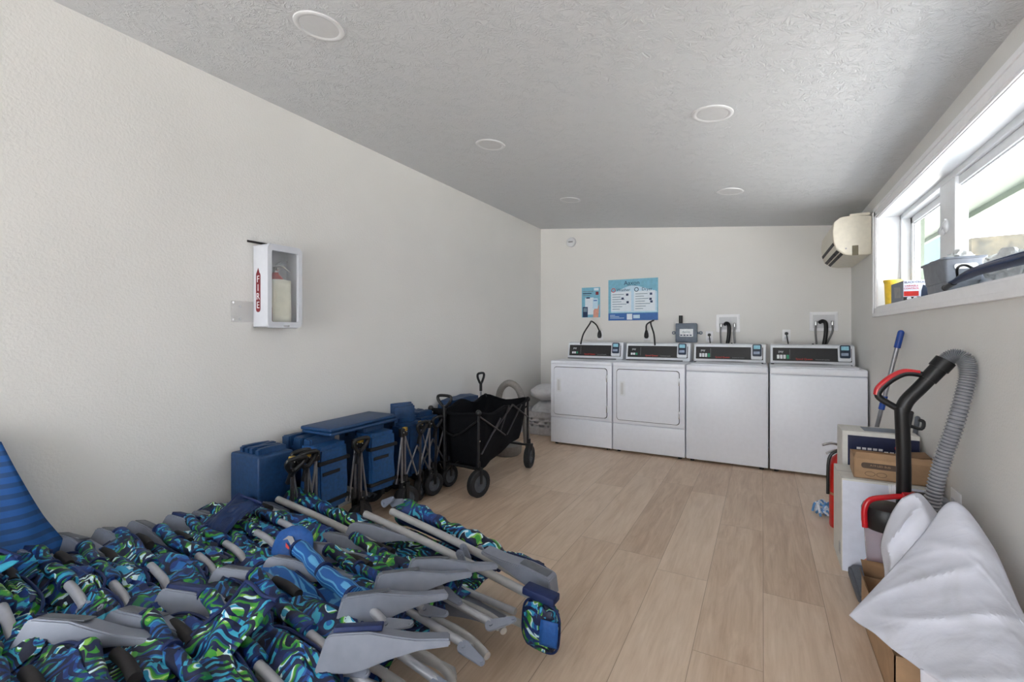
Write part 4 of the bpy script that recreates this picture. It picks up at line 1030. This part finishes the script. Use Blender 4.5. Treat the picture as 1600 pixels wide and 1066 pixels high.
# floor extinguisher
e = thing('fire_extinguisher', (.425, 3.42, 0), 'red fire extinguisher standing on the floor beside the white carton', 'fire extinguisher')
MB().lathe([(.001, 0), (.058, .0), (.062, .012), (.062, .38), (.052, .42), (.022, .45), (.018, .47)], n=28).build('cylinder', M['exred'], e)
MB().lathe([(.0625, .20), (.0628, .215)], n=28).build('band', M['carton'], e)
b = MB(); b.cyl((0, 0, .46), (0, 0, .50), .02); b.tube([(0, 0, .50), (-.05, -.02, .515), (-.10, -.03, .50)], .008, 8); b.tube([(0, 0, .48), (-.04, -.02, .47), (-.08, -.03, .45)], .006, 8); b.build('valve_lever', M['silver'], e)
b = MB(); b.tube([(-.01, -.02, .48), (-.065, -.03, .42), (-.07, -.02, .2)], .009, 8); b.build('discharge_hose', M['black'], e)
# mop head
b = MB(); r_ = random.Random(4)
for k in range(46):
    x, y = r_.uniform(-.05, .05), r_.uniform(-.06, .06); a = r_.uniform(0, 6.3)
    b.tube([(x, y, .012 + r_.random() * .05), (x + .03 * math.cos(a), y + .03 * math.sin(a), .03 + r_.random() * .05), (x + .05 * math.cos(a + .5), y + .05 * math.sin(a + .5), .010)], .007, 5, smooth=2)
o = b.build('yarn_mop', [M['ragblue'], M['ragwhite']], loc=(.385, 3.62, 0))
for i, p in enumerate(o.data.polygons): p.material_index = (i // 35) % 2
tag(o, 'blue and white yarn mop head on the floor behind the white carton', 'mop head')
# broom poles
o = thing('mop_pole', (0, 0, 0), 'steel mop pole with blue grips leaning on the right wall', 'pole')
T = Vector((.728, 3.50, 1.205)); B_ = Vector((.52, 3.64, .012)); d = T - B_
MB().cyl(B_, T - d * .07, .0115).build('shaft', M['rod'], o)
MB().cyl(B_ + d * .595, B_ + d * .665, .016).build('middle_grip', M['bluepl'], o)
b = MB(); b.cyl(B_ + d * .915, T - d * .01, .0165); b.ball(T - d * .01, .0165, 10); b.build('end_grip', M['bluepl'], o)
for (t_, b_, lab) in (((.738, 3.34, .74), (.66, 3.48, .0), 'short dark steel pole behind the vacuum handle, left of the other short pole'), ((.738, 3.22, .73), (.70, 3.46, 0.0), 'short grey pole behind the vacuum handle, nearer the wall')):
    b = MB(); b.cyl(b_, t_, .011); b.ball(t_, .012, 8); tag(b.build('steel_pole', M['rodd'] if 'dark' in lab else M['hubgrey']), lab, 'pole', 'short poles behind the vacuum')

# vacuum cleaner
o = thing('vacuum_cleaner', (.52, 2.52, 0), 'red and black upright vacuum cleaner with grey hose by the right wall', 'vacuum cleaner')
MB().prism(rrect(-.155, .13, -.10, .25, .05), .012, .062, 'z', bev=.012).build('floor_head', M['hubgrey'], o)
for s in (-1, 1): MB().lathe([(.001, -.012), (.035, -.012), (.038, 0), (.035, .012), (.001, .012)], (s * .11, .0, .04), 18, 'x').build('wheel', M['rubber'], o)
cx, cy_ = -.045, -.02
MB().lathe([(.001, .06), (.07, .06), (.078, .09), (.080, .13), (.001, .13)], (cx, cy_, .03), 30).build('motor_base', M['black'], o)
MB().lathe([(.001, .0), (.072, .0), (.084, .19), (.001, .19)], (cx, cy_, .165), 32).build('dust_bin', M['bin'], o)
MB().lathe([(.001, .0), (.024, .0), (.034, .18), (.001, .18)], (cx, cy_, .17), 20).build('bin_core', M['greyprint'], o)
MB().lathe([(.001, .0), (.086, .0), (.092, .012), (.092, .075), (.086, .092), (.06, .10), (.001, .102)], (cx, cy_, .352), 34).build('bin_lid', M['black'], o)
MB().tube([(cx + .08 * math.cos(a * PI / 10 + PI), cy_ + .084 * math.sin(a * PI / 10 + PI) , .172 + .0 * a) for a in range(21)], .010, 8, smooth=0).build('red_base_ring', M['redpl'], o)
MB().tube([(cx - .086, cy_ - .045, .355), (cx - .088, cy_ - .045, .43), (cx - .066, cy_ - .04, .475), (cx + .0, cy_ - .02, .492), (cx + .055, cy_, .498)], .0115, 10, smooth=4).build('carry_handle', M['redpl'], o)
MB().box(cx + .045, cx + .10, -.06, .03, .43, .515, .012).build('red_housing', M['redpl'], o)
MB().box(-.0, .14, .02, .09, .10, .50, .02).build('spine', M['black'], o)
b = MB(); b.tube([(.015, .02, .42), (.012, .0, .62), (.002, -.02, .84), (.0, -.02, .875)], .026, 16, smooth=3); b.build('upper_tube', M['black'], o)
b = MB(); b.tube([(.0, -.02, .855), (.018, -.02, .905), (.062, -.02, .965), (.108, -.02, 1.03)], .027, 16, smooth=3); b.build('branch_tube', M['black'], o)
b = MB(); b.cyl((.085, -.02, .998), (.128, -.02, 1.058), .031, n=20).cyl((.118, -.02, 1.045), (.142, -.02, 1.08), .036, n=20); b.build('hose_collar', M['black'], o)
H_ = [(.0, -.02, .862), (-.045, -.02, .890), (-.078, -.02, .918), (-.070, -.02, .950), (-.03, -.02, .995), (.015, -.02, 1.022), (.065, -.02, 1.018), (.10, -.02, 1.00)]
hd = MB().tube(H_, .0135, 12, smooth=4).build('loop_handle', M['black'], o)
MB().tube([(p[0] - .006, p[1], p[2] + .006) for p in H_[2:-1]], .0125, 12, smooth=4).build('red_grip_strip', M['redpl'], hd)
b = MB(); b.tube([(.025, -.02, .80), (.065, -.02, .79), (.072, -.02, .82), (.055, -.02, .828)], .007, 8); b.build('cord_hook', M['black'], o)
# ribbed hose
path = catmull([Vector(p) for p in ((.137, -.02, 1.072), (.160, -.03, 1.098), (.190, -.045, 1.088), (.197, -.06, 1.03), (.178, -.07, .93), (.150, -.07, .80), (.122, -.06, .68), (.100, -.05, .55), (.085, -.04, .42))], 26)
b = MB(); N = len(path); n = 16; rings = []
up = Vector((0, 1, 0))
for i, p in enumerate(path):
    t = (path[min(i + 1, N - 1)] - path[max(i - 1, 0)]).normalized(); u_ = (up - t * up.dot(t)).normalized(); w_ = t.cross(u_)
    r = .030 if i % 3 == 1 else .0245
    rings.append([b.bm.verts.new(p + (u_ * math.cos(2 * PI * k / n) + w_ * math.sin(2 * PI * k / n)) * r) for k in range(n)])
for A, B in zip(rings, rings[1:]):
    for k in range(n): b.bm.faces.new((A[k], A[(k + 1) % n], B[(k + 1) % n], B[k]))
hs = b.build('ribbed_hose', M['ribl'], o)
hs.data.materials.append(M['hubgrey'])
for i, p in enumerate(hs.data.polygons):
    seg = i // n
    if seg % 3 == 2: p.material_index = 1
MB().box(.10, .165, -.03, .06, .36, .50, .012).build('hose_cradle', M['binf'], o)
b = MB()
for k in range(12): b.cyl((-.03 + k * .006, .02, .49), (-.034 + k * .0065, .02, .53), .0025, n=6)
b.build('brush_bristles', M['whiteprint'], o)

# low open carton with the canvas thrown over it
o = thing('open_carton', (.55, 2.08, 0), 'brown cardboard carton under the white canvas at the bottom right', 'carton')
b = MB(); X0, X1, Y0, Y1, Hc = -.185, .17, -.24, .30, .175
b.box(X0, X0 + .004, Y0, Y1, 0, Hc); b.box(X1 - .004, X1, Y0, Y1, 0, Hc); b.box(X0, X1, Y0, Y0 + .004, 0, Hc); b.box(X0, X1, Y1 - .004, Y1, 0, Hc); b.box(X0, X1, Y0, Y1, 0, .004)
b.build('carton_body', M['carton'], o, smooth=False)
b = MB(); b.grid([[(X0, Y1 - .16, Hc), (X0, Y1, Hc)], [(X0 - .012, Y1 - .15, Hc + .03), (X0 - .008, Y1 - .01, Hc + .035)]], 2, 2); b.build('side_flap', M['carton2'], o, solid=.003)
b = MB(); b.grid([[(X0 + .01, Y1, Hc), (X1, Y1, Hc)], [(X0 + .0, Y1 + .02, Hc + .06), (X1, Y1 + .02, Hc + .06)]], 2, 2); b.build('back_flap', M['carton2'], o, solid=.003)
cam_f = 16 / 36 * 1600; ca, sa = math.cos(math.radians(28.8)), math.sin(math.radians(28.8))
def at(px, py, Y):      # a point of the cloth: where it shows and how deep in the room it lies
    u = (px - 800) / cam_f; v = (520 - py) / cam_f; x, y = u * ca - sa, u * sa + ca; k = Y / y
    return Vector((x * k, Y, 1.194 + v * k))
o = thing('canvas_drop_cloth', (.5, 2.0, 0), 'large white canvas cloth draped over the open carton against the right wall', 'cloth')
def cv(pts): return [at(*p) - Vector((.5, 2.0, 0)) for p in pts]
net = [cv(((1328, 963, 2.02), (1382, 905, 2.10), (1440, 840, 2.15), (1490, 785, 2.17), (1548, 852, 2.09), (1592, 950, 1.95), (1640, 1030, 1.8))),
       cv(((1342, 975, 1.98), (1402, 940, 1.99), (1466, 902, 1.98), (1520, 878, 1.98), (1578, 930, 1.92), (1620, 1010, 1.8), (1670, 1080, 1.68))),
       cv(((1366, 990, 1.90), (1428, 980, 1.86), (1492, 962, 1.84), (1550, 962, 1.80), (1606, 1005, 1.75), (1660, 1070, 1.66), (1700, 1120, 1.6))),
       cv(((1400, 1018, 1.83), (1452, 1028, 1.76), (1515, 1035, 1.69), (1585, 1045, 1.63), (1645, 1085, 1.58), (1700, 1130, 1.53), (1740, 1170, 1.5))),
       cv(((1440, 1045, 1.74), (1500, 1085, 1.62), (1560, 1115, 1.55), (1640, 1140, 1.50), (1700, 1160, 1.47), (1750, 1190, 1.45), (1790, 1210, 1.43)))]
def cf(p, u, v):
    q = Vector(p); n1 = noise.noise(q * 5 + Vector((1, 2, 3))); n2 = noise.noise(Vector((q.x * 4 + q.y * 9, q.z * 6, 4.0))); n3 = noise.noise(q * 17); n4 = (1 - abs(noise.noise(Vector((q.x * 5 - q.z * 3, q.y * 4 + q.z * 5, q.z * 3)) + Vector((7, 1, 3))))) ** 5
    edge = min(1, 8 * min(u, v, 1 - v) + .15)
    cr = 0
    for (a, c, w_, h_) in ((.42, .0, .012, .010), (.15, .55, .010, .008), (.62, -.35, .012, -.012), (.30, .9, .009, .007), (.8, -.9, .01, .008)):
        cr += h_ * (.55 if a == .42 else .3) * max(0, noise.noise(q * 4 + Vector((a * 9, 0, 0))) + .45) * math.exp(-((v - a - c * (u - .3)) / w_) ** 2)
    return q + Vector((-.30, -.80, .45)).normalized() * ((.012 * n1 + .014 * abs(n2) + .004 * n3 + .020 * n4 + cr + .006 * math.exp(-((v - .04 - .8 * (u - .25)) / .014) ** 2)) * edge)
b = MB(); b.grid(net, 18, 18, cf); b.build('draped_sheet', M['canvas'], o, solid=.004, off=1)
net = [cv(((1384, 905, 2.27), (1378, 850, 2.27), (1398, 795, 2.28), (1437, 771, 2.29), (1468, 805, 2.30))),
       cv(((1392, 890, 2.20), (1396, 850, 2.20), (1418, 810, 2.21), (1444, 795, 2.22), (1466, 818, 2.25))),
       cv(((1400, 900, 2.16), (1420, 860, 2.16), (1438, 835, 2.17), (1452, 822, 2.19), (1466, 822, 2.22))),
       cv(((1410, 930, 2.20), (1440, 890, 2.20), (1455, 860, 2.20), (1463, 840, 2.21), (1468, 830, 2.22)))]
b = MB(); b.grid(net, 8, 8, lambda p, u, v: Vector(p) + Vector((-.010, -.02, .006)) * (noise.noise(Vector(p) * 8) + 1.3 * (1 - abs(noise.noise(Vector((p[0] * 9, p[1] * 9, p[2] * 4))))) ** 5)); b.build('raised_fold', M['canvas'], o, solid=.004)
net = [[(.40, 1.72, .22), (.50, 1.70, .24), (.60, 1.70, .24), (.70, 1.70, .25)], [(.41, 1.74, .12), (.50, 1.77, .12), (.60, 1.72, .12), (.69, 1.76, .12)], [(.43, 1.73, .005), (.51, 1.79, .005), (.60, 1.71, .005), (.70, 1.77, .005)]]
net = [[Vector(p) - Vector((.5, 2.0, 0)) for p in r] for r in net]
b = MB(); b.grid(net, 8, 6); b.build('hanging_skirt', M['canvas'], o, solid=.004)

# ------------------------------------------------------------------ things on the window sill
SZ = WZ0 + .004
tag(MB().lathe([(.001, 0), (.043, 0), (.045, .02), (.050, .15), (.055, .165), (.055, .175), (.048, .175), (.04, .02), (.001, .015)], n=30).build('yellow_cup', M['yellow'], loc=(.808, 4.10, SZ)), 'tall yellow plastic cup at the far end of the window sill', 'cup')
o = thing('drill_box', (.82, 3.60, SZ), 'small printed tool box between yellow cup and grey bin on the sill', 'box')
MB().box(-.062, .068, 0, .30, 0, .125, .001).build('box_body', M['boxgrey'], o, smooth=False)
fc = MB().box(-.062, .068, -.0012, .0002, .0, .125).build('front_face', M['cartonw'], o, smooth=False)
MB().box(-.060, .01, -.0020, -.0011, .028, .058).build('red_block', M['red'], o, smooth=False)
MB().box(-.062, .02, -.0022, -.0011, .0, .024).build('dark_strip', M['dark'], o, smooth=False)
for k in (-.035, -.005): MB().cyl((k, -.003, .014), (k, -.001, .014), .011, n=16).build('round_picture', M['whiteprint'], o)
text('lettering', 'BLACK+DECKER', .0175, M['ink'], fc, (-.002, -.0018, .112), sx=.85)
text('lettering', 'VARIABLE', .015, M['red'], fc, (-.024, -.0018, .090)); text('lettering', 'CONTROL', .015, M['red'], fc, (-.024, -.0018, .074))
b = MB(); b.prism([(.02, .02), (.062, .0), (.066, .06), (.05, .085), (.03, .095), (.022, .06)], -.0022, -.0011, 'y'); b.build('tool_picture', M['reader'], fc, smooth=False)
b = MB(); b.prism([(.04, .02), (.2, .03), (.22, .10), (.08, .09)], -.0634, -.0618, 'x'); b.build('side_picture', M['greyprint'], o, smooth=False)
# grey bin, its long side facing into the room
o = thing('grey_bin', (.815, 3.0, SZ), 'grey plastic handled bin of odds and ends on the window sill', 'bin')
def ringbox(b, levels):
    R_ = []
    for (hx_, hy_, z) in levels:
        R_.append([b.bm.verts.new((x, y, z)) for x, y in rrect(-hx_, hx_, -hy_, hy_, .012, 4)])
    for A, B in zip(R_, R_[1:]):
        for k in range(len(A)): b.bm.faces.new((A[k], A[(k + 1) % len(A)], B[(k + 1) % len(A)], B[k]))
    b.bm.faces.new(R_[0][::-1])
b = MB(); ringbox(b, ((.055, .145, 0), (.0585, .152, .045), (.062, .154, .046), (.070, .168, .145), (.077, .176, .148), (.077, .176, .156))); b.build('bin_body', M['binf'], o, solid=.003)
b = MB(); b.prism(rrect(-.035, .045, .100, .124, .010), -.1695, -.1600, 'y'); b.build('handle_slot', M['whiteprint'], o, smooth=False)
for (nm, c, r, m, lab) in (('plastic_bag', (.83, 2.93, SZ + .15), (.04, .07, .045), 'bagclr', 'crumpled clear plastic bag in the grey bin'), ('plastic_bag', (.845, 2.50, SZ + .065), (.04, .16, .06), 'bagclr', 'clear plastic bag on the sill right of the grey bin')):
    tag(MB().ball((0, 0, 0), r, nz=.55, ns=2.6).build(nm, M[m], loc=c), lab, 'bag')
tag(MB().box(-.03, .03, -.03, .03, -.02, .03, .004).build('wooden_block', M['carton'], loc=(.80, 3.13, SZ + .145)), 'small tan block sticking out of the grey bin', 'block')
# navy umbrella
o = thing('folded_umbrella', (.715, 2.80, SZ + .016), 'folded navy umbrella with black handle lying along the sill edge', 'umbrella')
b = MB(); b.tube([(.035, -.04, .012), (.035, -.14, .022), (.035, -.30, .034), (.035, -.50, .034), (.035, -.75, .030), (.035, -1.1, .03)], lambda t: .009 + .010 * min(1, t * 3.0), 14, smooth=5)
b.build('canopy', M['umb'], o)
for k in range(3): MB().tube([(.016 + .010 * k, -.08, .012 + .006 * k), (.014 + .010 * k, -.35, .032 + .010 * k), (.014 + .010 * k, -1.05, .028 + .010 * k)], .004, 8).build('canopy_fold', M['ink'], o)
b = MB(); b.cyl((.035, .035, -.002), (.035, -.07, .012), .012); b.ball((.035, .04, -.002), (.014, .017, .014)); b.build('handle', M['black'], o)
MB().tube([(.03, -.13, .03), (.02, -.16, .062), (.02, -.20, .072), (.02, -.26, .066), (.03, -.29, .05)], .005, 8).build('wrist_strap', M['black'], o)

# ------------------------------------------------------------------ light
wd = bpy.data.worlds.new('sky'); bpy.context.scene.world = wd; wd.use_nodes = True
nt = wd.node_tree; bg = nt.nodes['Background']
tc = nt.nodes.new('ShaderNodeTexCoord'); sp = nt.nodes.new('ShaderNodeSeparateXYZ'); rp = nt.nodes.new('ShaderNodeValToRGB')
nt.links.new(tc.outputs['Generated'], sp.inputs[0]); nt.links.new(sp.outputs[2], rp.inputs[0])
rp.color_ramp.elements[0].position = 0.0; rp.color_ramp.elements[0].color = (.93, .96, 1.0, 1)
rp.color_ramp.elements[1].position = .6; rp.color_ramp.elements[1].color = (.74, .85, 1.0, 1)
nt.links.new(rp.outputs[0], bg.inputs[0]); bg.inputs[1].default_value = 1.9
def portal(loc, rot, sx, sy):
    l = bpy.data.lights.new('portal', 'AREA'); l.shape = 'RECTANGLE'; l.size = sx; l.size_y = sy
    o = bpy.data.objects.new('daylight_portal', l); col.objects.link(o); o.location = loc; o.rotation_euler = rot
    l.cycles.is_portal = True; return o
portal(((DX0 + DX1) / 2, YR - .1, DZ / 2), (PI / 2, 0, 0), DX1 - DX0, DZ)
portal((.96, (WY0 + WY1) / 2, (WZ0 + WZ1) / 2), (0, PI / 2, 0), WZ1 - WZ0, WY1 - WY0)
sl_ = bpy.data.lights.new('sun', 'SUN'); sl_.energy = 15; sl_.angle = math.radians(2); sl_.color = (1, .99, .97)
so = bpy.data.objects.new('sun', sl_); col.objects.link(so)
so.rotation_euler = Vector((-.55, .38, .95)).to_track_quat('Z', 'Y').to_euler()

# ------------------------------------------------------------------ camera
cam = bpy.data.cameras.new('camera'); cam.lens = 16; cam.sensor_width = 36; cam.sensor_fit = 'HORIZONTAL'
cam.shift_y = -13 / 1600; cam.clip_start = .02
co = bpy.data.objects.new('camera', cam); col.objects.link(co)
co.location = (0, 0, 1.194); co.rotation_euler = (PI / 2, 0, math.radians(28.8))
sc = bpy.context.scene; sc.camera = co
sc.view_settings.view_transform = 'Standard'; sc.view_settings.look = 'None'; sc.view_settings.gamma = 1
sc.view_settings.exposure = 2.2; sc.view_settings.use_curve_mapping = False
sc.cycles.use_denoising = True; sc.cycles.max_bounces = 12; sc.cycles.diffuse_bounces = 8; sc.cycles.transparent_max_bounces = 12
sc.cycles.sample_clamp_indirect = 6
